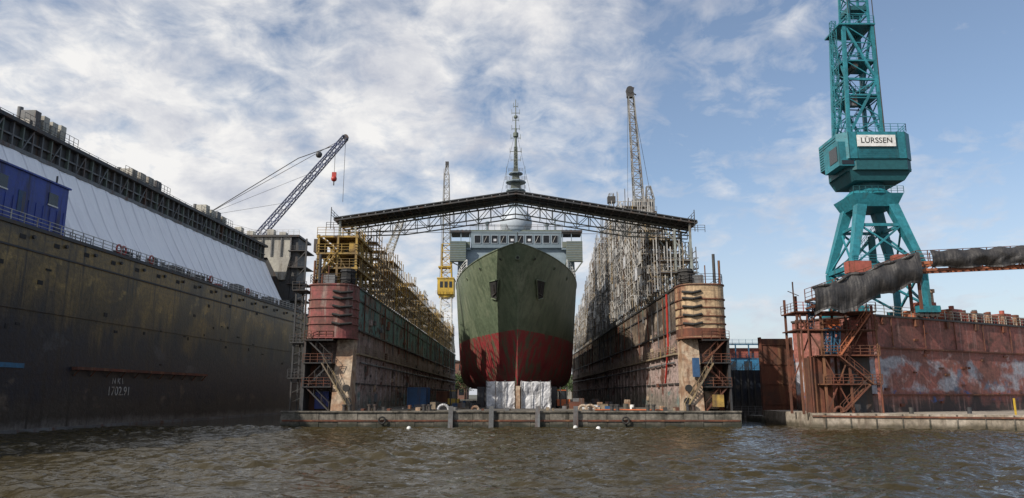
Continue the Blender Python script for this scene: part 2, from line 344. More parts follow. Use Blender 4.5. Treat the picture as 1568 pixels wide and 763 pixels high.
# ------------------------------------------------------------ yellow gantry on left wing
b=B()
for y in (97.5,101,104.5,108):
    for x in (-26,-23.4,-20.9):
        b.beam((x,y,18.25),(x,y,25.3+R(-.4,.5)),.28,'yellowdirty')
    for z in (20.6,22.6,24.9): b.beam((-26.2,y,z),(-20.6,y,z),.22,'yellowdirty')
    b.beam((-26,y,18.4),(-23.4,y,22.5),.14,'yellowdirty'); b.beam((-20.9,y,18.4),(-23.4,y,22.5),.14,'yellowdirty')
for z,k in ((20.6,'wood'),(22.6,'yellowdirty'),(24.9,'yellowdirty')):
    for x in (-26.1,-20.8): b.beam((x,97.3,z),(x,108.5,z),.34,'yellowdirty')
    b.box(-25.6,-21.2,97.6,108,z+.12,z+.2,k); b.rail([(-26.2,97.3,z+.15),(-20.6,97.3,z+.15),(-20.6,108,z+.15)],'yellowdirty',sp=1.1)
b.box(-25,-22.5,99,102,18.4,20.3,'yellowdirty'); b.box(-22,-21,98,100,22.8,24.2,'yellowdirty'); b.box(-26.8,-26.2,98,103,22.9,24.7,'darksteel')
b.stairs((-26.4,97,18.3),(-23.5,97,22.6),.6,'yellowdirty')
b.obj('yellow_gantry')
# ------------------------------------------------------------ scaffolding
def scaffold(name,ys,xs_,ztop,z0,kts,lift=2.0,extra=1.0,board=.6,kb='wood',net=.16,nets=('wood','galv','darksteel','sheet')):
    b=B()
    prev=None
    for i,y in enumerate(ys):
        zt=ztop(y)+R(-.6,.6); kt=random.choice(kts)
        zs=list(np.arange(z0,zt+.1,lift))
        for x in xs_:
            b.beam((x,y,z0-.1),(x,y,zt+R(.2,extra)),.13,random.choice(kts))
        for z in zs[1:]:
            b.beam((xs_[0]-.3,y,z),(xs_[-1]+.3,y,z),.1,kt)
            if random.random()<.25 and len(xs_)>1: b.beam((xs_[0],y,z),(xs_[-1],y,z-lift),.08,kt)
        if prev:
            py,pz=prev
            for z in zs[1:]:
                if z>pz+.3: continue
                for x in (xs_[0],xs_[-1]):
                    b.beam((x,py,z),(x,y,z),.11,kt)
                    if random.random()<.85: b.beam((x,py,z+1),(x,y,z+1),.08,kt)
                    if random.random()<.35: b.beam((x,py,z-lift),(x,y,z),.08,kt)
                if random.random()<board:
                    b.box(xs_[0],xs_[-1],py,y,z+.08,z+.15,kb)
                if random.random()<net:
                    b.box(xs_[0]-.08,xs_[0]-.04,py+.1,y-.1,z+.1,z+R(.5,1.6),random.choice(nets))
                if len(xs_)>3 and random.random()<.06:
                    b.box(xs_[0]-.12,xs_[0]-.09,py-.1,y+.1,z-.2,z+1.9,random.choice(('sheet','galv','midsteel')))
        prev=(y,zt)
    return b.obj(name)
scaffold('scaffolding',np.arange(108.5,262,2.3),[-23.0,-21.6,-20.3],lambda y:26.4-.006*(y-108)+.8*math.sin(y*.3),18.35,('tubebrown','tubebrown','yellowdirty'),extra=1.8,board=.75,kb='yellowdirty',nets=('yellowdirty','tubebrown','wood'))
def prR(y):
    if y<106: return 24.0
    if y<118: return 26.0+(y-106)*.35
    if y<136: return 31+(y-118)*.45
    if y<172: return 40.0+2*math.sin(y*.7)
    if y<205: return 41-(y-172)*.28
    return 31-(y-205)*.12
scaffold('scaffolding',np.arange(99.5,262,2.0),[20.2,21.7,23.4,25.2],prR,18.35,('galv','galv','midsteel','tubebrown'),extra=1.8,board=.55,net=.22,nets=('wood','midsteel','darksteel','galv'))
b=B()
for i in range(5): b.stairs((25.4,112+(i%2)*5,18.4+i*2.6),(25.4,117-(i%2)*5,21+i*2.6),.8,'galv',ax='x')
for x,y,h in ((23,124,8),(25,131,6),(21.5,145,5),(24,158,6)): b.beam((x,y,prR(y)-2),(x,y,prR(y)+h*.5),.12,'galv')
b.lattice((19.9,107,22),(27.2,107,22.6),1,1,10,.12,.08,'galv')
b.obj('scaffold_stair_tower')

# ------------------------------------------------------------ naval ship
SH=empty('naval_supply_ship'); CX=.85
ZK=5.3
def ystem(z): 
    t=(z-ZK)/21.3; return 109.5+9*max(0,1-t)**1.2
def hp(u,s,side):
    zt=25.0+1.6*(1-u)**2
    z=ZK+s*(zt-ZK)
    t=min(1,u*u*1.0)
    L=45
    e=.60+.70*(1-s)**1.0
    f=(1-(1-t)**2)**e
    Bz=12.25
    if z<ZK+4: Bz=12.25*(.80+.20*math.sqrt(max(0,1-((ZK+4-z)/4)**2)))
    Bz*= (.96+.04*s)
    return (CX+side*Bz*f, ystem(z)+t*L, z)
b=B(); nu,ns=48,30
for side in (-1,1):
    vs=[];fs=[]
    for i in range(nu+1):
        for j in range(ns+1): vs.append(hp(i/nu,j/ns,side))
    for i in range(nu):
        for j in range(ns):
            q=[i*(ns+1)+j,(i+1)*(ns+1)+j,(i+1)*(ns+1)+j+1,i*(ns+1)+j+1]
            if side==1: fs.append(q)
            else: fs.append(q[::-1])
    o=len(vs)
    for j in range(ns+1):
        x,y,z=hp(1,j/ns,side); vs.append((x,262 if j>5 else 255,z))
    for j in range(ns):
        q=[nu*(ns+1)+j,o+j,o+j+1,nu*(ns+1)+j+1]; fs.append(q if side==1 else q[::-1])
    b.add(vs,fs,'hullship')
    o=[hp(i/nu,0,side) for i in range(nu+1)]+[(hp(1,0,side)[0],255,ZK)]
    vs=o+[(CX,p[1],p[2]) for p in o]; n=len(o)
    b.add(vs,[(i,i+1,n+i+1,n+i) for i in range(n-1)],'hullship')
    o=[hp(i/nu,.93,side) for i in range(nu+1)]+[(hp(1,.93,side)[0],262,24)]
    vs=[(CX+(p[0]-CX)*.985,p[1]+.2,p[2]) for p in o]+[(CX,p[1]+.2,p[2]) for p in o]
    b.add(vs,[(i,i+1,n+i+1,n+i) for i in range(n-1)],'shipgrey')
vs=[(CX-11.9,262,ZK+3),(CX+11.9,262,ZK+3),(CX+11.9,262,25),(CX-11.9,262,25)]; b.add(vs,[(0,1,2,3)],'hullship')
b.obj('hull',SH,smooth=True)
b=B()
b.tube([(CX,ystem(z)-.02,z) for z in np.arange(6,26.5,1)],.08,'hullship',n=6)
for side in (-1,1):
    P=[hp(i/40,1,side) for i in range(41)]
    b.tube([(p[0],p[1],p[2]) for p in P],.1,'hullship',n=6)
    RP=[(CX+(hp(i/24,1,side)[0]-CX)*.99,hp(i/24,1,side)[1]+.1,hp(i/24,1,side)[2]) for i in range(14,25)]+[(CX+side*12,240,25.0)]
    b.rail(RP,'white',h=1.5,sp=1.3,w=.1)
    def find(xt,s):
        for i in range(800):
            p=hp(i/800,s,side)
            if abs(p[0]-CX)>=xt: return Vector(p),Vector(hp(i/800+.02,s,side))-Vector(p),Vector(hp(i/800,s+.03,side))-Vector(p)
    p,du,ds=find(3.3,.73); du.normalize(); ds.normalize(); nn=du.cross(ds).normalized()
    if nn.y>0: nn=-nn
    dx=du.copy()
    c=[p+nn*.06+dx*a+ds*z for a,z in ((-1.6,1.5),(1.5,1.75),(2.0,-.9),(.2,-1.5))]
    b.add([*c,*[q+nn*.1 for q in c]],[(0,1,2,3),(4,5,6,7),(0,1,5,4),(1,2,6,5),(2,3,7,6),(3,0,4,7)],'black')  # anchor recess shade drawn as a flat black plate on the hull
    for i in range(4): b.beam(c[i]+nn*.12,c[(i+1)%4]+nn*.12,.16,'hullship')
    b.beam(p+nn*.2+ds*1.1+dx*.2,p+nn*.25-ds*.5+dx*.5,.18,'darksteel'); b.beam(p+nn*.2-ds*.4-dx*.3,p+nn*.25-ds*.6+dx*1.3,.16,'darksteel')
    for xt,s in ((2.6,.93),(6.0,.93),(8.6,.92)):
        p,du,ds=find(xt,s); nn=du.cross(ds).normalized(); nn=-nn if nn.y>0 else nn
        b.cyl(p+nn*-.1,p+nn*.12,.32,'hullship'); b.cyl(p+nn*.1,p+nn*.14,.22,'black')
b.cyl((CX,109.2,24.2),(CX,110.4,24.2),.35,'hullship'); b.cyl((CX,109.16,24.2),(CX,109.2,24.2),.22,'black')
b.beam((CX,110.3,26.4),(CX,110.3,28.3),.12,'midsteel')
b.obj('bow_fittings',SH)
b=B()
YB=147
b.hexa([(CX-12.0,YB,24.4),(CX+12.0,YB,24.4),(CX+12,190,24.4),(CX-12,190,24.4)],[(CX-11.7,YB+.8,33.2),(CX+11.7,YB+.8,33.2),(CX+11.7,190,33.2),(CX-11.7,190,33.2)],'shipgrey')
b.box(CX-9.2,CX+9.2,YB+.6,186,33.2,36.6,'shipgrey')
b.box(CX-9.6,CX+9.6,YB+.1,186.4,36.6,36.95,'shipdark')
b.hexa([(CX-9.2,YB,33.2),(CX+9.2,YB,33.2),(CX+9.2,YB+.6,33.2),(CX-9.2,YB+.6,33.2)],[(CX-9.2,YB-.5,36.5),(CX+9.2,YB-.5,36.5),(CX+9.2,YB+.6,36.5),(CX-9.2,YB+.6,36.5)],'shipgrey')
n=10; dx=17.4/n
for i in range(n):
    x=CX-8.7+i*dx+.22; w_=dx-.44; z0,z1=34.1,35.7; f=lambda z:YB-.5*(z-33.2)/3.3
    b.hexa([(x,f(z0)-.05,z0),(x+w_,f(z0)-.05,z0),(x+w_,f(z0)+.05,z0),(x,f(z0)+.05,z0)],[(x,f(z1)-.05,z1),(x+w_,f(z1)-.05,z1),(x+w_,f(z1)+.05,z1),(x,f(z1)+.05,z1)],'glass')
    for e in (0,w_): b.beam((x+e,f(z0)-.08,z0),(x+e,f(z1)-.08,z1),.07,'radome')
    b.beam((x,f(z0)-.08,z0),(x+w_,f(z0)-.08,z0),.07,'radome'); b.beam((x,f(z1)-.08,z1),(x+w_,f(z1)-.08,z1),.07,'radome')
    if i%2: b.beam((x+.2,f(z0)-.12,z0+.1),(x+.8,f(z1)-.12,z1-.2),.06,'galv')
    if i in (2,4,6): b.box(x+.4,x+1.0,f(34.7)-.1,f(34.7)-.07,34.5,35.0,'sheet')
for sd in (-1,1):
    a,c=sorted((CX+sd*9.2,CX+sd*13.0)); b.box(a,c,YB-.2,152,32.8,33.2,'shipgrey')
    b.box(a+.1,c-.1,YB-.3,YB,33.2,34.4,'shipdark'); 
    a,c=sorted((CX+sd*9.2,CX+sd*13.4)); b.box(a,c,YB-.6,151.5,36.3,36.75,'darksteel')
    a,c=sorted((CX+sd*10.1,CX+sd*13.3)); b.box(a,c,YB-1.4,YB-.2,30.2,34.3,'shipdark')
    for z in np.arange(30.6,34.2,.5): b.beam((a,YB-1.42,z),(c,YB-1.42,z),.08,'shipgrey')
    b.beam((a,YB-1.3,30.2),(CX+sd*9.6,YB,28.6),.2,'shipdark'); b.beam((c,YB-1.3,30.2),(CX+sd*11.5,YB,27.8),.2,'shipdark')
    for x in (9.4,11.2,13.2): b.beam((CX+sd*x,YB-.2,33.2),(CX+sd*x,YB-.2,36.4),.15,'shipgrey')
    for k in range(3): b.cyl((CX+sd*(10.4+k*.9),150,36.75),(CX+sd*(10.4+k*.9),150,37.6),.25,'shipgrey')
b.rail([(CX-9.4,YB,36.95),(CX+9.4,YB,36.95)],'midsteel',h=1.1,sp=1.2,w=.05)
for x,y,r,h in ((-6,150,.5,1.6),(6.4,150,.5,1.3),(-7.8,149,.25,2.2),(8,149,.3,2.4)):
    b.cyl((CX+x,y,36.9),(CX+x,y,36.9+h),r*.6,'shipgrey'); b.sphere((CX+x,y,36.9+h+r),r,'shipgrey',10,8)
b.obj('bridge_superstructure',SH)
b=B()
b.cyl((CX,149.5,36.9),(CX,149.5,37.6),2.7,'shipgrey',n=24); b.sphere((CX,149.5,38.9),3.3,'radome',28,18)
b.obj('radome',SH,smooth=True)
b=B()
b.hexa([(CX-2,158,36.9),(CX+2,158,36.9),(CX+2,163,36.9),(CX-2,163,36.9)],[(CX-1.3,159,49),(CX+1.3,159,49),(CX+1.3,161.5,49),(CX-1.3,161.5,49)],'shipgrey')
for z,w in ((48.6,2.2),(50.6,2.3),(52.6,1.6)):
    b.cyl((CX,160,z),(CX,160,z+.25),w,'shipgrey',n=10); b.rail([(CX-w,158.5,z+.2),(CX+w,158.5,z+.2)],'darksteel',sp=.8,h=.8)
b.hexa([(CX-1.2,159,49),(CX+1.2,159,49),(CX+1.2,161.3,49),(CX-1.2,161.3,49)],[(CX-.5,159.6,54),(CX+.5,159.6,54),(CX+.5,160.7,54),(CX-.5,160.7,54)],'shipdark')
b.lattice((CX,160,53.5),(CX,160,59),.9,.7,7,.12,.07,'shipdark')
b.cyl((CX,160,54),(CX,160,63.5),.34,'shipdark',r2=.22); b.cyl((CX,160,63.5),(CX,160,70.5),.14,'shipdark',r2=.07)
for z,w in ((56,1.1),(58,1.3),(61.2,1.1),(63.4,.9),(65.5,.7),(67.2,.9),(68.8,.5)):
    b.beam((CX-w,160,z),(CX+w,160,z),.11,'shipdark')
    for s in (-1,1): b.beam((CX+s*w,160,z-.3),(CX+s*w,160,z+.9),.09,'shipdark')
b.cyl((CX,160,61.5),(CX,160,62.4),.6,'shipdark'); b.cyl((CX,160,66),(CX,160,66.5),.45,'shipdark')
for s in (-1,1):
    b.tube([(CX+s*.5,160,61),(CX+s*4,158,44),(CX+s*8,156,37)],.03,'darksteel',n=4)
    b.beam((CX+s*1.9,160,48),(CX+s*2.1,160,54.5),.08,'shipdark')
b.obj('mast',SH)
b=B()
def wrapbox(x0,x1,y0,y1,z0,z1):
    nx,nz=16,12
    vs=[];fs=[]
    for j in range(nz+1):
        for i in range(nx*4):
            s,t=divmod(i,nx); t/=nx
            c=[(x0,y0),(x1,y0),(x1,y1),(x0,y1)]; p,q=c[s],c[(s+1)%4]
            x=p[0]+(q[0]-p[0])*t; y=p[1]+(q[1]-p[1])*t
            vs.append((x+R(-.05,.05),y+.35*mnoise.noise((x*1.3,j*.25,y))+R(-.05,.05),z0+(z1-z0)*j/nz+(.25*mnoise.noise((x,y,3)) if j==nz else 0)))
    m=nx*4
    for j in range(nz):
        for i in range(m): fs.append((j*m+i,j*m+(i+1)%m,(j+1)*m+(i+1)%m,(j+1)*m+i))
    fs.append(tuple(nz*m+i for i in range(m))); b.add(vs,fs,'sheet')
wrapbox(CX-4.7,CX-.45,113,118,1.97,5.9); wrapbox(CX+.5,CX+5.0,113,118,1.97,5.9)
b.box(CX-.3,CX+.35,112.5,120,1.97,5.28,'tan')
for x in (-4.7,-3.3,-1.9,.6,2.0,3.4,4.9): b.beam((CX+x,112.7,1.97),(CX+x,112.7,6.1),.1,'midsteel')
for y in range(124,255,7):
    b.box(CX-.8,CX+.8,y,y+1.6,1.96,5.28,'wood')
    for s in (-1,1): b.box(CX+s*6-.6,CX+s*6+.6,y,y+1.4,1.96,5.28,'darksteel')
b.obj('keel_blocks',SH)

# ------------------------------------------------------------ dock floor clutter
def container(name,x0,x1,y0,y1,z0,z1,k):
    b=B(); b.box(x0+.05,x1-.05,y0+.05,y1-.05,z0,z1-.05,k)
    for x in (x0,x1):
        for y in (y0,y1): b.beam((x,y,z0),(x,y,z1),.14,k)
    for y in (y0,y1): b.beam((x0,y,z1),(x1,y,z1),.14,k); b.beam((x0,y,z0+.07),(x1,y,z0+.07),.14,k)
    for x in np.arange(x0+.3,x1-.2,.35): b.beam((x,y0+.03,z0+.15),(x,y0+.03,z1-.15),.1,k)
    for y in np.arange(y0+.3,y1-.2,.35): b.beam((x1-.03,y,z0+.15),(x1-.03,y,z1-.15),.1,k); b.beam((x0+.03,y,z0+.15),(x0+.03,y,z1-.15),.1,k)
    b.obj(name)
container('shipping_container',-16.9,-14,122,128,1.96,5.1,'bluedark')
container('shipping_container',-15,-12.5,150,156,1.96,4.6,'rust')
def lift(name,x,y,k):
    b=B(); b.box(x-1,x+1,y,y+2.6,2.3,3.3,k)
    for dx in (-.9,.9):
        for dy in (.4,2.2): b.cyl((x+dx-.15,y+dy,2.35),(x+dx+.15,y+dy,2.35),.4,'black')
    b.box(x-.7,x+.5,y+.6,y+1.9,3.3,4.6,'glass'); b.box(x-.8,x+.6,y+.5,y+2,4.6,4.75,k)
    b.beam((x+.5,y-.1,2.2),(x+.5,y-.1,5.2),.18,'darksteel'); b.beam((x-.5,y-.1,2.2),(x-.5,y-.1,5.2),.18,'darksteel')
    b.box(x-.6,x-.4,y-1.2,y-.1,2.2,2.3,'darksteel'); b.box(x+.4,x+.6,y-1.2,y-.1,2.2,2.3,'darksteel')
    b.obj(name)
lift('forklift_truck',8.0,117,'orange'); lift('forklift_truck',-10.5,135,'yellow')
b=B()
for i in range(60):
    x=random.choice([R(-18,-5.5),R(6.5,19)]); y=R(100,150); w=R(.3,.9); h=R(.4,1.6)
    k=random.choice(['rust','bluedark','wood','midsteel','white','darksteel','tan','drumred','concrete','midsteel','darksteel'])
    if i%3==0: b.cyl((x,y,1.96),(x,y,1.96+h*.7),w*.5,k)
    elif i%3==1:
        b.box(x-w,x+w,y,y+w,2.1,1.96+h,k); b.box(x-w-.1,x+w+.1,y-.1,y+w+.1,1.96,2.1,'wood'); 
    else:
        for q in range(4): b.beam((x-w,y+q*.3,2.1+q*.15),(x+w*1.6,y+q*.3,2.1+q*.15),.12,k)
b.obj('yard_equipment_pile')

# ------------------------------------------------------------ left covered floating dock
LD=empty('floating_dock')
def LX(o,y,z): return (-57.64+.063*y-o,y,z)
def Lb(): return B(LX)
b=Lb()
b.box(0,34,25,173,-1,21.9,'hullblack')
b.obj('hull_side',LD)
b=Lb()
b.box(-.18,.25,25,173.1,21.75,22.15,'darksteel'); b.box(-.12,.0,25,173,19.4,19.6,'darksteel'); b.box(-.35,.0,25,173,-.5,.35,'midsteel')
b.box(-.1,0,25,173,13.0,13.12,'hullblack')
for y in np.arange(28,172,5.5):
    b.box(-.04,.0,y,y+.9,20.5,21.0,'black'); b.cyl((-.25,y+2,21.0),(-.02,y+2,21.0),.22,'darksteel',n=8)
for i in range(34):
    y=R(50,170); zz=R(8,19); b.box(-.05,0,y,y+R(.2,1.0),zz,zz+R(.2,.5),'black')
b.box(-.7,-.02,88.5,121.5,6.9,7.25,'rust')
for y in np.arange(89,121.5,3.2): b.beam((-.05,y,6.2),(-.6,y,6.9),.12,'rust')
b.box(-.1,-.01,55,80.5,6.8,7.3,'steelblue')
b.rail([(.3,40,22.1),(.3,173,22.1)],'galv',h=1.25,sp=2.0,w=.07)
for (y,w,h,k) in ((99,2.2,1.3,'darksteel'),(107,.7,1.6,'midsteel'),(112,3.5,1.5,'midsteel'),(118,1.2,1.2,'white'),(121,1.5,1.4,'darksteel'),(128,1,1,'redlead'),(135,3,2.0,'midsteel'),(141,1.5,1.4,'white'),(150,3,1.6,'midsteel'),(160,2,2.2,'darksteel'),(60,2,1.8,'midsteel')):
    b.box(1.5,3,y,y+w,22.05,22.05+h,k); b.rail([(1,y-1,22.05),(1,y+w+1,22.05)],'darksteel',sp=.9,h=1.5)
    b.cyl((1.2,y+w+.8,22.05),(1.2,y+w+.8,22.05+h*.8),.3,'midsteel')
for y in (96.5,97.6,104.5,123,138):
    b.tube([(.7,y+.55*math.cos(t),23.0+.55*math.sin(t)) for t in [i*math.pi/5 for i in range(11)]],.13,'redlead',n=6)
b.box(.8,4,62,67,22.1,25.5,'midsteel')
b.obj('deck_edge_fittings',LD)
b=Lb(); ny=300;nz=6; vs=[];fs=[]
for i in range(ny+1):
    y=25+(171-25)*i/ny
    for j in range(nz+1):
        t=j/nz; sag=.5*math.sin(math.pi*t)*(1 if i%8 else .5)+.10*math.sin(i*.8+j)
        vs.append((4.6+6.6*t+sag*.6+R(-.04,.04),y,22.3+12.5*t-sag*.3))
for i in range(ny):
    for j in range(nz): a=i*(nz+1)+j; fs.append((a,a+nz+1,a+nz+2,a+1))
b.add(vs,fs,'tarp')
o=b.obj('tarpaulin_cover',LD)
b=Lb()
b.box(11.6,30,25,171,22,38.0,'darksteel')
b.box(10.9,11.6,25,171,34.4,34.9,'midsteel'); b.box(10.7,11.7,25,171.2,38.0,38.5,'darksteel')
b.box(11.2,11.6,25,171,36.2,36.4,'midsteel')
for y in np.arange(26,171,1.8): b.box(11.15,11.6,y,y+.22,34.9,38.0,'midsteel' if int(y)%3 else 'shipdark')
for y in np.arange(26,171,5.4): b.beam((11.1,y,34.9),(11.1,y+1.8,38),.14,'midsteel')
b.rail([(11.5,25,38.5),(11.5,171,38.5)],'darksteel',sp=2.2,h=.6,nr=1)
for (y0,y1,h) in ((94,101,3.0),(117,127,2.2),(143,153,2.6)):
    b.box(13,17,y0,y1,38.5,38.5+h*.6,'cream')
    for q in range(4):
        yy=y0+(y1-y0)*(q+.15)/4; b.box(12.5,14.5,yy,yy+(y1-y0)*.16,38.5,38.5+h*R(.8,1.15),random.choice(['cream','midsteel','cream']))
        b.cyl((15,yy+.5,38.5),(15,yy+.5,38.7+h*R(.9,1.2)),.35,'midsteel')
    b.rail([(12.2,y0-2,38.5),(12.2,y1+2,38.5)],'midsteel',sp=1,h=2)
b.obj('upper_truss_and_equipment',LD)
b=B()
Y=176
b.box(-67.5,-53.5,Y,Y+9,22,36.5,'darksteel'); b.box(-68,-53.5,Y-.4,Y+9.4,36.5,41.5,'cream'); b.box(-69,-51.5,Y-1,Y+10,41.5,42.0,'darksteel')
for x in np.arange(-67.5,-53.6,2.3): b.box(x,x+.3,Y-.75,Y-.4,36.5,41.5,'midsteel')
b.hexa([(-67.5,Y-.8,31),(-66,Y-.8,31),(-66,Y,31),(-67.5,Y,31)],[(-67.5,Y-.8,36.5),(-61,Y-.8,36.5),(-61,Y,36.5),(-67.5,Y,36.5)],'cream')
b.hexa([(-56,Y-.8,31),(-54.6,Y-.8,31),(-54.6,Y,31),(-56,Y,31)],[(-59,Y-.8,36.5),(-53.5,Y-.8,36.5),(-53.5,Y,36.5),(-59,Y,36.5)],'cream')
b.box(-53.4,-51.9,Y,Y+8,0,41.5,'darksteel')
for z in (26,30,34,38): b.box(-54,-49.5,Y-1,Y+6,z,z+.2,'darksteel'); b.rail([(-53.5,Y-1,z+.2),(-49.5,Y-1,z+.2)],'darksteel',sp=1)
b.beam((-49.6,Y-1,0),(-49.6,Y-1,41),.35,'darksteel')
for z in range(2,38,4): b.beam((-53,Y-.9,z),(-49.6,Y-.9,z+4),.2,'darksteel'); b.beam((-53,Y-.9,z),(-49.6,Y-.9,z),.2,'darksteel')
b.rail([(-69,Y-1,42),(-51.5,Y-1,42)],'galv',sp=1.3,h=1.2)
for x,h in ((-68,2.4),(-65,1.4),(-60,1.8),(-57,1.1),(-72,1.5)): b.box(x,x+1.6,Y+1,Y+3,42,42+h,'cream')
b.box(-76,-69,Y,Y+8,22,41,'cream')
b.obj('end_portal',LD)
b=Lb()
b.box(2.2,5.8,71,87.6,22.7,28.6,'blue'); b.box(2.0,6,70.8,87.8,28.6,28.8,'blue'); b.box(2.4,5.6,71,87.5,22.05,22.7,'darksteel')
for y in (76.0,84.2): b.box(2.12,2.2,y,y+1.6,26.0,27.4,'glass'); b.box(2.08,2.12,y-.1,y+1.7,25.85,26.0,'white')
b.box(2.14,2.2,79.4,80.5,24.0,26.4,'bluedark'); b.box(3.2,4.6,87.6,87.68,25.8,27.2,'glass')
for y in np.arange(71.5,87.5,1.2): b.box(2.14,2.2,y,y+.08,22.8,25.6,'blue')
b.box(1.2,2,70,74,22.05,25.6,'cream'); b.beam((2,85,28.8),(2,85,29.6),.15,'darksteel'); b.rail([(1,84,22.1),(1,91,22.1)],'darksteel',sp=1)
b.obj('blue_cabin',LD)
rz=math.atan(1/.063)
text('painted_number','1702.91',LX(.0-.03,98.5,4.4),(math.radians(90),0,rz),1.6,'galv',LD)
text('painted_marks','N K \\',LX(-.03,98,5.7),(math.radians(90),0,rz),1.1,'galv',LD)

# ------------------------------------------------------------ lattice boom crane, far left
b=B(); Yc=232
tip=Vector((-54.8,Yc,87.2)); base=Vector((-101,Yc,29)); mast=Vector((-99.5,Yc,60.5))
b.lattice(base,tip,2.6,1.6,30,.32,.16,'boomblue')
b.tube([mast,(-70,Yc,80),tip-Vector((4,0,3))],.14,'darksteel',n=4); b.beam(mast,tip,.13,'darksteel'); b.beam(mast+Vector((0,0,-.5)),(-82,Yc,53),.1,'darksteel')
for f in (.45,.62,.8): b.beam(mast,base.lerp(tip,f),.08,'darksteel')
b.lattice(base+Vector((-2,0,0)),mast,2,1.2,10,.3,.14,'boomblue')
b.cyl(mast+Vector((0,-.8,0)),mast+Vector((0,.8,0)),.9,'darksteel'); b.cyl(tip+Vector((0,-.6,0)),tip+Vector((0,.6,0)),.9,'darksteel'); b.sphere(tuple(tip-Vector((8.5,0,6))),1.1,'darksteel',8,6)
b.beam(tip,tip+Vector((0,0,-22)),.12,'darksteel'); hk=Vector((-58,Yc,83)); b.beam(hk,hk+Vector((0,0,-9)),.12,'darksteel')
b.sphere((-58,Yc,73),.95,'redlead',12,8); b.box(-58.7,-57.3,Yc-.3,Yc+.3,73.6,75.2,'redlead'); b.beam((-58,Yc,72.3),(-58,Yc,70.8),.3,'darksteel')
b.box(-110,-98,Yc-4,Yc+4,24,30,'boomblue'); b.box(-112,-96,Yc-5,Yc-3,20,24,'darksteel'); b.box(-112,-96,Yc+3,Yc+5,20,24,'darksteel')
b.box(-114,-94,Yc-8,Yc+8,-1,20,'concrete')
b.obj('lattice_boom_crane')
# ------------------------------------------------------------ yellow level luffing crane
b=B(); cx,cy=-22.9,256
for sx in (-1,1):
    for sy in (-1,1): b.beam((cx+sx*3,cy+sy*3,18.3),(cx+sx*2,cy+sy*2,27),.5,'white')
b.lattice((cx,cy,26),(cx,cy,37),4,3.6,5,.4,.25,'white')
b.box(cx-2.2,cx+2.2,cy-2.2,cy+2.2,26.5,27,'yellow')
b.cyl((cx,cy,37),(cx,cy,38),2.6,'yellow'); b.box(cx-2.9,cx+2.7,cy-3,cy+5,38,43.4,'yellow'); b.box(cx-3.1,cx+2.9,cy-3.2,cy+5.2,43.4,43.8,'yellow')
for x in (-2,-.4,1.2): b.box(cx+x,cx+x+1,cy-3.08,cy-3,40.3,42.4,'glass')
b.rail([(cx-3.3,cy-3.4,38),(cx+3,cy-3.4,38)],'yellow',sp=1,h=1.2)
b.lattice((cx,cy,43.8),(cx-.2,cy,56),3.6,3.0,5,.35,.2,'yellow')
b.lattice((cx-.2,cy,56),(cx-.6,cy,82),2.6,1.6,11,.26,.15,'cranegrey'); b.lattice((cx-.6,cy,82),(cx-.6,cy,86),1.4,.6,2,.2,.14,'cranegrey'); b.box(cx-1.1,cx+.1,cy-.5,cy+.5,84.5,86.5,'darksteel')
b.beam((cx-2.4,cy,44),(cx-1.6,cy,84),.1,'darksteel')
b.box(cx-2.8,cx+1.6,cy-2,cy+2,47.5,48.0,'yellow'); b.box(cx+1.2,cx+2.6,cy-2.6,cy-1.2,49,52,'yellow')
b.obj('yellow_dock_crane')
b=B()
b.lattice((-22.6,128,26),(-19.6,128,34.5),1.4,.8,8,.14,.08,'cream'); b.box(-24,-21.5,126.5,129.5,24,26.4,'yellowdirty'); b.beam((-22.6,128,18.3),(-22.6,128,25),.7,'yellowdirty')
b.obj('small_derrick')
# ------------------------------------------------------------ grey tower crane
b=B(); cx,cy=40.0,222
for sx in (-1,1):
    for sy in (-1,1): b.beam((cx+sx*5,cy+sy*5,2),(cx+sx*2.3,cy+sy*2.3,16),.7,'cranegrey')
b.lattice((cx,cy,15),(cx,cy,58),4.4,3.8,16,.4,.22,'cranegrey')
b.box(cx-3,cx+4.2,cy-3,cy+4,58,59,'darksteel'); b.box(cx-2,cx+3.8,cy-2.2,cy+3,59,63.0,'cranegrey'); b.rail([(cx-3,cy-3,59),(cx+4.2,cy-3,59)],'darksteel',sp=1,h=1.4)
for x in (-1.4,.4,2.2): b.box(cx+x,cx+x+1,cy-2.27,cy-2.2,60.6,62,'glass')
b.lattice((cx+2.8,cy,63),(cx+2.4,cy,67.5),2.4,1.2,2,.25,.16,'cranegrey')
b.lattice((cx-.6,cy,59.5),(cx-2.1,cy,97),3.0,1.7,17,.3,.17,'cranegrey')
b.box(cx-3.4,cx-1.2,cy-.8,cy+.8,97,98.6,'darksteel'); b.cyl((cx-2.4,cy-.9,99.3),(cx-2.4,cy+.9,99.3),1.2,'darksteel'); b.beam((cx-3.4,cy,98),(cx-1,cy,100.3),.4,'darksteel'); b.beam((cx-3.5,cy,99.6),(cx-.4,cy,97.8),.3,'darksteel')
b.beam((cx-3.2,cy,98),(cx-4.2,cy,60),.08,'darksteel'); b.beam((cx+2.6,cy,67.5),(cx-1.6,cy,97),.1,'darksteel')
b.obj('tower_crane')
b=B()
b.lattice((31.2,225,18),(31.2,225,66),1.6,1.4,22,.2,.1,'cranegrey'); b.box(30,32.4,224,226,63,65,'darksteel')
b.lattice((31.2,225,18),(31.2,225,2),2.2,1.6,6,.25,.1,'cranegrey')
b.obj('lattice_mast')

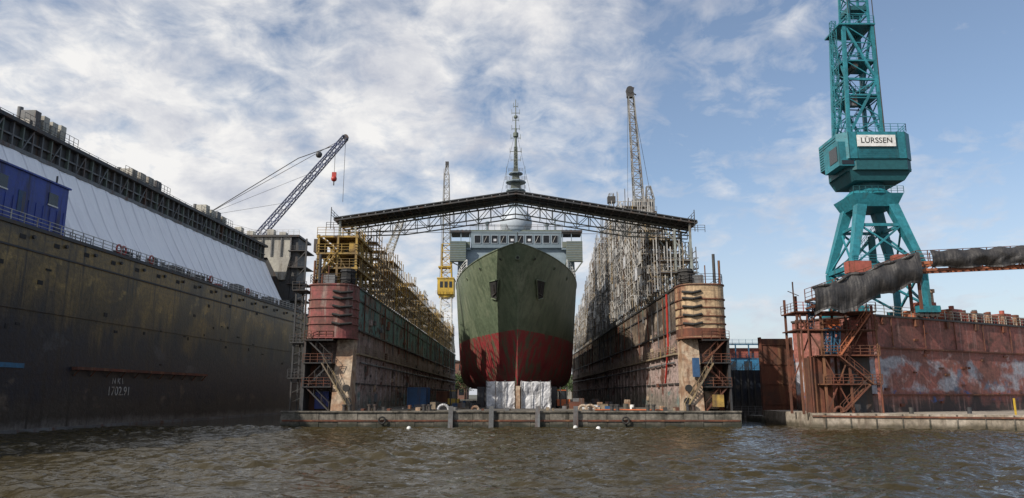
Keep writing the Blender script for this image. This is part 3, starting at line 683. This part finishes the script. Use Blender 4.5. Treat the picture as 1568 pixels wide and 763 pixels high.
# ------------------------------------------------------------ right floating dock
RD=empty('floating_dock')
d=(.878,.479)
def RX(s,t,z): return (46.4+d[0]*s-d[1]*t,97+d[1]*s+d[0]*t,z)
b=B(RX)
b.box(0,110,0,12,1.5,14.2,'rustred')
b.box(-.2,110,-.25,12,14.2,14.45,'darksteel')
for z in (10.0,3.9): b.box(0,110,-.28,0,z,z+.18,'rust')
for s in np.arange(3,110,7.1): b.box(s,s+.7,-.35,0,13.2,14.1,'rust'); b.cyl((s+2,-.15,10.3),(s+2,-.15,14.2),.08,'rust',n=6)
for i in range(30): s=R(1,60); zz=R(2.2,13); b.box(s,s+R(.3,1.2),-.2,0,zz,zz+R(.1,.4),'rust')
b.rail([(0,-.1,14.45),(110,-.1,14.45)],'cream',sp=1.9,h=1.25,w=.06)
for (s,w,h,k) in ((12.0,2.4,1.2,'rustorange'),(14.8,2.6,2.6,'redbox'),(18.6,1,1.6,'orange'),(21,2.6,1.9,'redbox'),(24.6,1.2,1.4,'rust'),(27,2.2,1.6,'midsteel'),(30.5,2.5,1.5,'rustorange'),(34.5,2,1.9,'redbox'),(38,3,1.4,'rust')):
    b.box(s,s+w,1,3,14.45,14.45+h,k); b.box(s+.2,s+w*.5,.7,1,14.45,14.45+h*.7,'darksteel'); b.cyl((s+w*.5,1.8,14.45),(s+w*.5,1.8,15.0+h),.35,k)
    b.rail([(s-.4,.6,14.45),(s+w+.4,.6,14.45)],'redbox',sp=.8,h=1.1)
b.cyl((18.0,2,14.4),(18.0,2,19.0),.3,'tan'); b.cyl((18.0,2,18.6),(18.0,2,19.1),.52,'tan')
for s in (20,26.2,29.6,33.6,37): b.cyl((s,.8,14.45),(s,.8,16.1),.3,'tan'); b.cyl((s,.8,15.9),(s,.8,16.2),.45,'rust')
b.obj('wing_wall',RD)
b=B()
pts=[(37.1,93.7),(60,84.3),(132,84.3),(150,145),(37.1,112)]
n=len(pts); b.add([(x,y,-1) for x,y in pts]+[(x,y,1.75) for x,y in pts],[tuple(reversed(range(n))),tuple(range(n,2*n))]+[(i,(i+1)%n,n+(i+1)%n,n+i) for i in range(n)],'concretetan')
for a in np.arange(38.5,59,2.6):
    y=93.7-(a-37.1)*.4105; b.beam((a,y-.06,-.2),(a,y-.06,1.7),.12,'concrete')
b.beam((37.1,93.6,1.4),(60,84.2,1.4),.2,'rust')
b.tube([(40.2+.55*math.cos(t),93.0,1.9+.6*math.sin(t)) for t in [math.pi*i/8 for i in range(9)]],.17,'rust'); 
for x in (48,55): b.cyl((x,91,1.75),(x,91,2.5),.25,'darksteel')
b.beam((57.2,86,1.75),(57.2,86,3.6),.15,'yellow')
b.obj('pontoon',RD)
b=B()
for x in (36.4,39.4,42.6,46.0):
    for y in (94.4,98.4): b.beam((x,y,1.6),(x,y,15.2 if x>37 else 16.4),.26,'rust' if x<45 else 'rustred')
for z in (5.2,8.8,12.0,14.3):
    x0=39 if z<10 else 36
    b.box(x0,46.4,94.0,98.8,z,z+.15,'rust'); b.rail([(x0,94.0,z+.15),(46.4,94.0,z+.15)],'rust' if z<13 else 'redbox',sp=1.1,h=1.15,w=.07)
b.rail([(36,94,14.45),(36,98.8,14.45)],'rust',sp=1.1)
b.stairs((41.2,93.4,8.9),(45.4,93.4,14.2),.9,'rustorange'); b.stairs((45.0,93.5,5.3),(41.0,93.5,8.8),.9,'rust'); b.stairs((41,93.5,1.8),(44.6,93.5,5.2),.9,'rust')
for (p,q) in (((36.4,94.4,12),(39.4,94.4,14.3)),((39.4,94.4,1.8),(42.6,94.4,8.8)),((42.6,94.4,1.8),(39.4,94.4,8.8)),((42.6,94.4,8.8),(46,94.4,14.3)),((36.4,94.4,14.3),(39.4,94.4,9)),((36.4,98,5),(39.4,98,12))): b.beam(p,q,.14,'rust')
for x,z in ((40.1,9.0),(41.2,9.2),(38.2,12.3)): b.lattice((x,95,z),(x+.4,95,z+3.3),.7,.7,4,.12,.08,'steelblue')
b.box(38.2,40.9,96,98.2,1.75,8.7,'rust'); b.box(43.2,45.9,96,98.6,1.75,8.7,'darksteel'); b.box(40.4,42.2,95.2,96.9,12.15,13.6,'orange'); b.box(43.3,44.8,95.2,96.9,12.15,13.4,'redbox')
for x in (36.7,37.6,46.2): b.cyl((x,94.1,1.75),(x,94.1,14.0),.12,'rust',n=8)
b.beam((36,94,14.4),(36,94,18.2),.14,'darksteel'); b.beam((35.3,94,17),(36.7,94,16.4),.08,'darksteel')
b.obj('access_tower',RD)
b=B()
A=Vector((37.4,91.6,15.6)); C=Vector((50.9,91.6,20.2)); D=Vector((74,90.2,21.1)); w=Vector((0,2.2,0))
for P,Q,k in ((A,C,'rust'),(C,D,'rustorange')):
    for o in (Vector((0,0,0)),w):
        b.beam(P+o,Q+o,.34,k); b.rail([P+o,Q+o],'rust',sp=1.4,h=1.6,w=.07)
        b.beam(P+o+Vector((0,0,-.9)),Q+o+Vector((0,0,-.9)),.3,k)
        n=int((Q-P).length/1.4)
        for i in range(n): 
            p=P.lerp(Q,i/n)+o;q=P.lerp(Q,(i+1)/n)+o; dn=Vector((0,0,-.9)); b.beam(p+(dn if i%2 else dn*0),q+(dn*0 if i%2 else dn),.1,k)
    n=24
    for i in range(n): p=P.lerp(Q,i/n); b.beam(p,p+w,.12,'darksteel'); b.beam(p+Vector((0,0,-.9)),p+w+Vector((0,0,-.9)),.12,k)
b.beam(C,C+Vector((0,0,-5.8)),.3,'rust'); b.beam(C+w,C+w+Vector((0,0,-5.8)),.3,'rust')
def drape(P,Q,top,bot,yoff,dr0,sd):
    nx,nz=220,22; vs=[];fs=[]; Lg=(Q-P).length
    for i in range(nx+1):
        t=i/nx; X_=t*Lg; p=P.lerp(Q,t)
        dr=dr0*mnoise.noise((X_*.30,sd,0))*1.6+.2*mnoise.noise((X_*1.0,7+sd,0)); bay=(X_/2.8)%1
        tp=top-.45*math.sin(math.pi*bay)**2*(.5+.8*abs(mnoise.noise((X_*.2,sd,3))))
        for j in range(nz+1):
            s=j/nz; z=tp+(bot+dr-tp)*s
            pleat=.16*mnoise.noise((X_*1.1+.6*mnoise.noise((s*3,X_*.4,sd)),s*.9,2+sd))+.5*mnoise.noise((X_*.5,s*1.6,sd))+.05*mnoise.noise((X_*4,s*2,9))
            vs.append((p.x,p.y+yoff-.35-pleat*(.25+1.1*s)-.45*math.sin(math.pi*min(1,s*1.1)),p.z+z))
    for i in range(nx):
        for j in range(nz): a=i*(nz+1)+j; fs.append((a,a+nz+1,a+nz+2,a+1))
    b.add(vs,fs,'blacktarp')
drape(A,C,1.35,-2.5,-.3,.8,1.3); drape(C+Vector((1.4,0,0)),D,1.6,-.85,-.3,.35,5.1)
b.tube([tuple(A.lerp(C,t)+Vector((0,-.6+.15*math.sin(t*40),1.35+.12*math.sin(t*23)-.3*math.sin(t*9)**2))) for t in [i/40 for i in range(41)]],.22,'blacktarp',n=8)
b.obj('gangway',RD)

# ------------------------------------------------------------ teal harbour crane
HC=empty('harbour_crane'); cx,cy=52.4,105.5
b=B()
zt,zm,zb=32.3,21.6,14.5; ht,hm=2.1,4.9
cs=((-1,-1),(1,-1),(1,1),(-1,1))
for sx,sy in cs:
    p=Vector((cx+sx*ht,cy+sy*ht,zt-1)); q=Vector((cx+sx*hm,cy+sy*hm*.8,zm))
    b.cyl(p,q,1.0,'teal',r2=.62,n=4,ph=math.pi/4); b.beam(q,(q.x,q.y,zb+1.4),.75,'teal')
    b.box(q.x-1.5,q.x+1.5,q.y-.5,q.y+.5,zb+.6,zb+1.5,'teal')
    for dx in (-1.1,-.35,.4,1.1): b.cyl((q.x+dx,q.y-.3,zb+.3),(q.x+dx,q.y+.3,zb+.3),.36,'darksteel')
for i in range(4):
    a,c=cs[i],cs[(i+1)%4]
    P=lambda s,z,h:Vector((cx+s[0]*h,cy+s[1]*h*(.8 if h>3 else 1),z))
    b.beam(P(a,zm,hm),P(c,zm,hm),.6,'teal'); b.beam(P(a,zt-1,ht),P(c,zt-1,ht),.9,'teal')
    b.beam(P(a,zt-4.6,3.0),P(c,zt-4.6,3.0),.4,'teal')
    b.beam(P(a,zm,hm),P(c,zt-4.6,3.0),.24,'teal'); b.beam(P(c,zm,hm),P(a,zt-4.6,3.0),.24,'teal')
    b.beam(P(a,zb+1.5,hm),P(c,zm,hm),.28,'teal'); b.beam(P(c,zb+1.5,hm),P(a,zm,hm),.28,'teal')
for x,y in ((-6.3,-5.8),(.2,-5.8)): 
    b.box(cx+x,cx+x+3.1,cy+y,cy+y+1.5,zm-1.2+(.9 if x>0 else 0),zm+.4+(.9 if x>0 else 0),'redbox')
b.rail([(cx-hm,cy-4.3,zm+.4),(cx+hm,cy-4.3,zm+.4)],'teal',sp=1,h=1.1)
b.stairs((cx-4,cy,zm),(cx+1,cy,zm+6),.9,'tealdark')
b.cyl((cx,cy,zm-4),(cx,cy,zm+5),.5,'tealdark')
b.hexa([(cx-2.8,cy-2.8,zt-1.8),(cx+2.8,cy-2.8,zt-1.8),(cx+2.8,cy+2.8,zt-1.8),(cx-2.8,cy+2.8,zt-1.8)],[(cx-3.6,cy-3.4,zt),(cx+3.6,cy-3.4,zt),(cx+3.6,cy+3.4,zt),(cx-3.6,cy+3.4,zt)],'teal')
b.cyl((cx,cy,zt),(cx,cy,zt+1.0),3.6,'teal',r2=2.5,n=20)
b.cyl((cx,cy,zt+1.0),(cx,cy,34.6),2.4,'tealdark',n=20)
b.rail([(cx-3.6,cy-3.4,zt+.02),(cx+3.6,cy-3.4,zt+.02)],'tealdark',sp=.9,h=1.0)
b.obj('portal',HC)
b=B()
b.hexa([(cx-3.2,cy-3.2,34.2),(cx+4.0,cy-3.2,34.2),(cx+4.0,cy+3.2,34.2),(cx-3.2,cy+3.2,34.2)],[(cx-3.9,cy-3.6,35.7),(cx+5.0,cy-3.6,35.7),(cx+5.0,cy+3.6,35.7),(cx-3.9,cy+3.6,35.7)],'tealdark')
def octa(x0,x1,y0,y1,z0,z1,ch,k):
    P=[(x0+ch,y0),(x1-ch,y0),(x1,y0+ch),(x1,y1-ch),(x1-ch,y1),(x0+ch,y1),(x0,y1-ch),(x0,y0+ch)]
    b.add([(x,y,z0) for x,y in P]+[(x,y,z1) for x,y in P],[tuple(reversed(range(8))),tuple(range(8,16))]+[(i,(i+1)%8,8+(i+1)%8,8+i) for i in range(8)],k)
octa(cx-5.3,cx+5.4,cy-4.2,cy+4.2,37.2,41.2,1.2,'teal')
octa(cx-4.2,cx+5.3,cy-4.0,cy+4.0,35.6,37.2,1.1,'tealdark')
b.box(cx-5.5,cx-3.0,cy-3.9,cy+1,36.2,39.8,'teal'); b.box(cx-5.57,cx-5.5,cy-3.5,cy-1,37,39.2,'glass'); b.box(cx-5.1,cx-3.4,cy-3.97,cy-3.9,36.4,37.0,'glass')
for x in (-4.1,-2.9,2.9,4.1): b.box(cx+x,cx+x+.08,cy-4.26,cy-4.2,37.2,41.2,'tealdark')
for z in np.arange(37.5,41,.4): b.beam((cx+5.44,cy-2.8,z),(cx+5.44,cy+2.8,z),.08,'tealdark'); b.beam((cx-5.34,cy-2.8,z),(cx-5.34,cy+2.8,z),.06,'tealdark')
for z in np.arange(37.4,38.7,.3): b.beam((cx-2.7,cy-4.23,z),(cx+2.8,cy-4.23,z),.07,'tealdark')
b.box(cx-2.9,cx+2.6,cy-4.5,cy-4.35,38.9,40.6,'white')
b.rail([(cx-4.4,cy-4.2,41.2),(cx+4.4,cy-4.2,41.2),(cx+5.4,cy+3,41.2)],'teal',sp=1,h=1.2)
b.obj('machinery_house',HC)
text('sign_lettering','LÜRSSEN',(cx-.15,cy-4.53,39.75),(math.radians(90),0,0),1.15,'black',HC)
b=B()
def tower(z0,z1,w0,w1,x0,x1,n,ch,br): b.lattice((x0,cy,z0),(x1,cy,z1),w0,w1,n,ch,br,'teal')
tower(41.2,59,5.0,4.3,cx-.6,cx-.1,6,.5,.14); tower(41.2,59,4.9,4.2,cx-.6,cx-.1,2,.3,.34)
tower(59,78,3.0,2.5,cx+.5,cx+1.0,9,.34,.15)
for z,h in ((47.5,2.4),(53,2.3),(58.8,2.6)): b.box(cx-h-.5,cx+h-.2,cy-h,cy+h,z,z+.25,'teal'); b.rail([(cx-h-.4,cy-h,z+.3),(cx+h-.3,cy-h,z+.3)],'teal',sp=.9,h=1.1)
b.lattice((cx-3.9,cy-1,43),(cx-3.3,cy-1,60),.8,.7,20,.08,.06,'teal')
b.stairs((cx-2.4,cy+1,41.4),(cx+1.6,cy+1,47.3),.7,'tealdark'); b.stairs((cx+1.6,cy+1,47.8),(cx-2.2,cy+1,52.9),.7,'tealdark'); b.stairs((cx-2,cy+1,53.3),(cx+1.6,cy+1,58.8),.7,'tealdark')
b.box(cx-2.4,cx-1.2,cy-2.2,cy-1.2,46,47.5,'midsteel'); b.cyl((cx-1,cy-2,52.4),(cx-1,cy+2,52.4),.5,'darksteel')
b.beam((cx-1.2,cy-2,61),(cx-1.4,cy-2,78),.1,'darksteel'); b.beam((cx+2,cy-2.8,41),(cx+2.6,cy-2,78),.1,'darksteel')
b.box(cx-.9,cx+2.0,cy-1.5,cy+1.5,61.8,62.5,'tealdark')
b.obj('upper_tower',HC)

# ------------------------------------------------------------ between the docks / far shore
b=B(); b.box(33,62,134,150,-1,8.3,'hullblack'); b.rail([(33,134,8.3),(62,134,8.3)],'midsteel',sp=2)
for x in np.arange(33.5,60,1.2): b.box(x,x+.3,133.8,134,-1,8.2,'black')
b.obj('dark_barge')
b=B(); b.box(38.4,43.1,115,115.5,-1,12.5,'rust'); b.box(38.2,38.5,114.8,115.6,-1,12.7,'rust'); b.box(43.0,43.3,114.8,115.6,-1,12.7,'rust')
for z in (2.5,5.5,8.5,11.5): b.box(38.4,43.1,114.9,115,z,z+.15,'rust')
b.box(36.5,46,111,118,-1,.9,'concrete'); b.rail([(29,112,1.2),(37,112,1.2)],'midsteel',sp=1)
b.obj('steel_bulkhead')
def bldg(name,x0,x1,y0,y1,z1,kw,kr,storeys,nw,gable=0):
    b=B(); b.box(x0,x1,y0,y1,1.5,z1,kw)
    if gable: 
        xm=(x0+x1)/2; b.add([(x0-.5,y0-.5,z1),(x1+.5,y0-.5,z1),(xm,y0-.5,z1+gable),(x0-.5,y1,z1),(x1+.5,y1,z1),(xm,y1,z1+gable)],[(0,1,2),(3,5,4),(0,2,5,3),(1,4,5,2),(0,3,4,1)],kr)
    else: b.box(x0-.4,x1+.4,y0-.4,y1+.4,z1,z1+.6,kr)
    hs=(z1-2)/storeys
    for s in range(storeys):
        for i in range(nw):
            x=x0+(x1-x0)*(i+.25)/nw; b.box(x,x+(x1-x0)*.5/nw,y0-.1,y0,2.5+s*hs+hs*.25,2.5+s*hs+hs*.75,'glass')
    b.obj(name)
bldg('warehouse',50,92,225,250,15,'steelblue','darksteel',2,9)
bldg('brick_building',98,140,260,280,19,'brick','darksteel',4,10,4)
bldg('brick_building',-60,-20,330,350,18,'brick','darksteel',3,9,4)
bldg('warehouse',-15,60,360,380,13,'cream','darksteel',2,14)
bldg('warehouse',150,240,300,330,17,'cream','rust',3,16)
bldg('warehouse',-260,-120,300,330,20,'cream','darksteel',3,16)
b=B()
for x in np.arange(36,64,3): b.beam((x,170,2),(x,170,15.5),.25,random.choice(['steelblue','orange']));
for z in (6,9,12,15.3): b.beam((35,170,z),(64,170,z),.35,'steelblue'); b.rail([(35,169.7,z),(64,169.7,z)],'steelblue',sp=1.5)
for x in np.arange(36,62,3): b.beam((x,170,9),(x+3,170,12),.15,'steelblue')
b.box(38,46,171,174,9,11.5,'orange'); b.box(49,57,171,174,12,14.5,'redbox'); b.box(34,66,168,180,-1,2,'concrete'); b.box(40,62,172,179,2,9,'steelblue')
b.obj('blue_steel_rack')
b=B(); b.box(33,66,200,295.9,-1,2,'concrete'); b.obj('pier')
b=B(); b.box(-400,400,296,300,-1,2.0,'concrete'); b.obj('quay_wall')
b=B(); b.box(-3000,3000,300,6000,-1,1.98,'ground'); b.obj('ground')
def trees(name,spec):
    b=B()
    for (x,y,h) in spec:
        b.cyl((x,y,2),(x,y,2+h*.5),.35,'bark',r2=.2,n=7)
        for i in range(5):
            a=R(0,6.28); b.cyl((x,y,2+h*R(.3,.5)),(x+math.cos(a)*h*.25,y+math.sin(a)*h*.2,2+h*R(.6,.85)),.15,'bark',r2=.05,n=5)
        for i in range(16):
            c=Vector((x+random.gauss(0,h*.17),y+random.gauss(0,h*.15),2+h*R(.4,1)))
            for k in range(60):
                q=c+Vector((random.gauss(0,.9),random.gauss(0,.9),random.gauss(0,.7))); e1=Vector((R(-1,1),R(-1,1),R(-1,1)))*.4; e2=Vector((R(-1,1),R(-1,1),R(-1,1)))*.4
                b.add([q,q+e1,q+e1+e2,q+e2],[(0,1,2,3)],'leaf')
    b.obj(name)
trees('tree_row',[(x+R(-2,2),308+R(-4,6),R(9,14)) for x in np.arange(-34,-12,4)]+[(x+R(-2,2),308+R(-3,6),R(9,13)) for x in np.arange(14,40,4)])
trees('tree_row',[(x+R(-3,3),292+R(12,20),R(9,13)) for x in np.arange(66,150,6)])
for x,y in ((-12,88.5),(7.6,91),(10.0,88)):
    b=B(); b.sphere((x,y,.12),.28,'white',12,8); b.cyl((x,y,.3),(x,y,.5),.06,'darksteel'); b.tube([(x+.12*math.cos(t),y,.55+.12*math.sin(t)) for t in [i*math.pi/4 for i in range(9)]],.03,'darksteel',n=5); b.obj('mooring_buoy',smooth=True)

# ------------------------------------------------------------ water
x0,x1,y0,y1=-100.0,100.0,14.0,99.0
nx,ny=1000,560
X=np.linspace(x0,x1,nx); Yv=y0+(y1-y0)*np.linspace(0,1,ny)**1.2
GX,GY=np.meshgrid(X,Yv)
Z=np.zeros_like(GX)
for i in range(110):
    lam=0.6*(4.0/0.6)**np.random.rand(); th=np.random.normal(1.5,.5); k=2*np.pi/lam
    amp=.0070*lam**.78
    ph=k*(GX*math.cos(th)+GY*math.sin(th))+np.random.rand()*6.28
    Z+=amp*(np.sin(ph)+.3*np.cos(2*ph))
patch=1+.40*np.sin(GX*.09+GY*.05)*np.sin(GY*.13-GX*.04+1)+.2*np.sin(GX*.21-GY*.17)
fade=np.clip(np.minimum(np.minimum(GX-x0,x1-GX),np.minimum(GY-y0,y1-GY))/4,0,1)
Z*=fade*patch
co=np.stack([GX,GY,Z],-1).reshape(-1,3)
ii=np.arange(nx*ny).reshape(ny,nx)
q=np.stack([ii[:-1,:-1],ii[:-1,1:],ii[1:,1:],ii[1:,:-1]],-1).reshape(-1,4)
ext=np.array([(-3000,-500,0),(3000,-500,0),(3000,y0,0),(-3000,y0,0),(x0,y0,0),(x1,y0,0),(x0,y1,0),(x1,y1,0),(-3000,y1,0),(3000,y1,0),(3000,5500,0),(-3000,5500,0)],float)
o=len(co); co=np.concatenate([co,ext]); q=np.concatenate([q,np.array([(0,1,2,3),(3,4,6,8),(5,2,9,7),(8,9,10,11)])+o])
me=bpy.data.meshes.new('water'); me.vertices.add(len(co)); me.vertices.foreach_set('co',co.ravel())
me.loops.add(q.size); me.loops.foreach_set('vertex_index',q.ravel().astype(np.int32)); me.polygons.add(len(q)); me.polygons.foreach_set('loop_start',np.arange(0,q.size,4)); me.polygons.foreach_set('loop_total',np.full(len(q),4))
me.update(calc_edges=True); me.validate(); me.polygons.foreach_set('use_smooth',np.ones(len(me.polygons),bool))
wo=bpy.data.objects.new('water',me); S.collection.objects.link(wo)
m,nt,p=newmat('harbour_water'); tc=N(nt,'ShaderNodeTexCoord').outputs['Object']
p.inputs['Base Color'].default_value=(.036,.028,.012,1); p.inputs['Roughness'].default_value=.03; p.inputs['IOR'].default_value=1.34
n1=noi(nt,tc,1.3,3,.5,(1,1.8,1),.3); n2=noi(nt,tc,4,3,.55,(1,1.6,1),.3)
bb=N(nt,'ShaderNodeBump'); bb.inputs['Strength'].default_value=1; bb.inputs['Distance'].default_value=.10
nt.links.new(math2(nt,'ADD',n1,math2(nt,'MULTIPLY',n2,.3)),bb.inputs['Height']); nt.links.new(bb.outputs[0],p.inputs['Normal'])
me.materials.append(m)

# ------------------------------------------------------------ world, sun, camera
sund=Vector((-.62,-.50,.60)).normalized()
W=bpy.data.worlds.new('World'); S.world=W; W.use_nodes=True; nt=W.node_tree; nt.nodes.clear()
out=N(nt,'ShaderNodeOutputWorld'); bg=N(nt,'ShaderNodeBackground'); nt.links.new(bg.outputs[0],out.inputs[0]); bg.inputs[1].default_value=.14
sky=N(nt,'ShaderNodeTexSky',sky_type='NISHITA'); sky.sun_disc=False
sky.sun_elevation=math.asin(sund.z); sky.sun_rotation=math.atan2(sund.x,sund.y); sky.air_density=1.0; sky.dust_density=1.1; sky.ozone_density=1.4
tc=N(nt,'ShaderNodeTexCoord').outputs['Generated']; sx=N(nt,'ShaderNodeSeparateXYZ'); nt.links.new(tc,sx.inputs[0])
zz=math2(nt,'ADD',math2(nt,'MAXIMUM',sx.outputs[2],0.0),.34)
u=math2(nt,'DIVIDE',sx.outputs[0],zz); v=math2(nt,'DIVIDE',sx.outputs[1],zz)
cb=N(nt,'ShaderNodeCombineXYZ'); nt.links.new(u,cb.inputs[0]); nt.links.new(v,cb.inputs[1]); P=cb.outputs[0]
big=noi(nt,P,1.5,4,.55,dist=.3); small=noi(nt,P,13,7,.6,dist=.5); mid=noi(nt,P,4.4,8,.6,dist=.3)
cov=math2(nt,'ADD',math2(nt,'MULTIPLY',big,.90),math2(nt,'ADD',math2(nt,'MULTIPLY',small,.42),math2(nt,'MULTIPLY',mid,.55)))
cov=math2(nt,'SUBTRACT',cov,math2(nt,'MULTIPLY',u,.16))
fac=mapr(nt,cov,.80,1.03)
shade=noi(nt,P,6.0,8,.62,dist=.3)
cc=mixc(nt,mapr(nt,math2(nt,'ADD',shade,math2(nt,'MULTIPLY',u,-.10)),.36,.64),(4.1,4.25,4.75),(6.9,6.75,6.55))
col=mixc(nt,.08,sky.outputs[0],(4.2,4.5,5.0)); col=mixc(nt,math2(nt,'MULTIPLY',fac,.93),col,cc)
haze=mapr(nt,sx.outputs[2],0.0,.28,.62,0); col=mixc(nt,haze,col,(4.6,4.8,5.35))
nt.links.new(col,bg.inputs[0])
L=bpy.data.lights.new('sun','SUN'); L.energy=4.8; L.angle=math.radians(.5); L.color=(1,.93,.83)
lo=bpy.data.objects.new('sun',L); S.collection.objects.link(lo); lo.rotation_euler=sund.to_track_quat('Z','Y').to_euler()
cam=bpy.data.cameras.new('camera'); cam.sensor_width=36; cam.lens=26; cam.clip_end=9000; cam.clip_start=.5
co_=bpy.data.objects.new('camera',cam); S.collection.objects.link(co_); co_.location=(0,0,4); co_.rotation_euler=(math.radians(90+11.14),0,0)
S.camera=co_
S.view_settings.view_transform='Standard'; S.view_settings.look='None'; S.view_settings.exposure=0
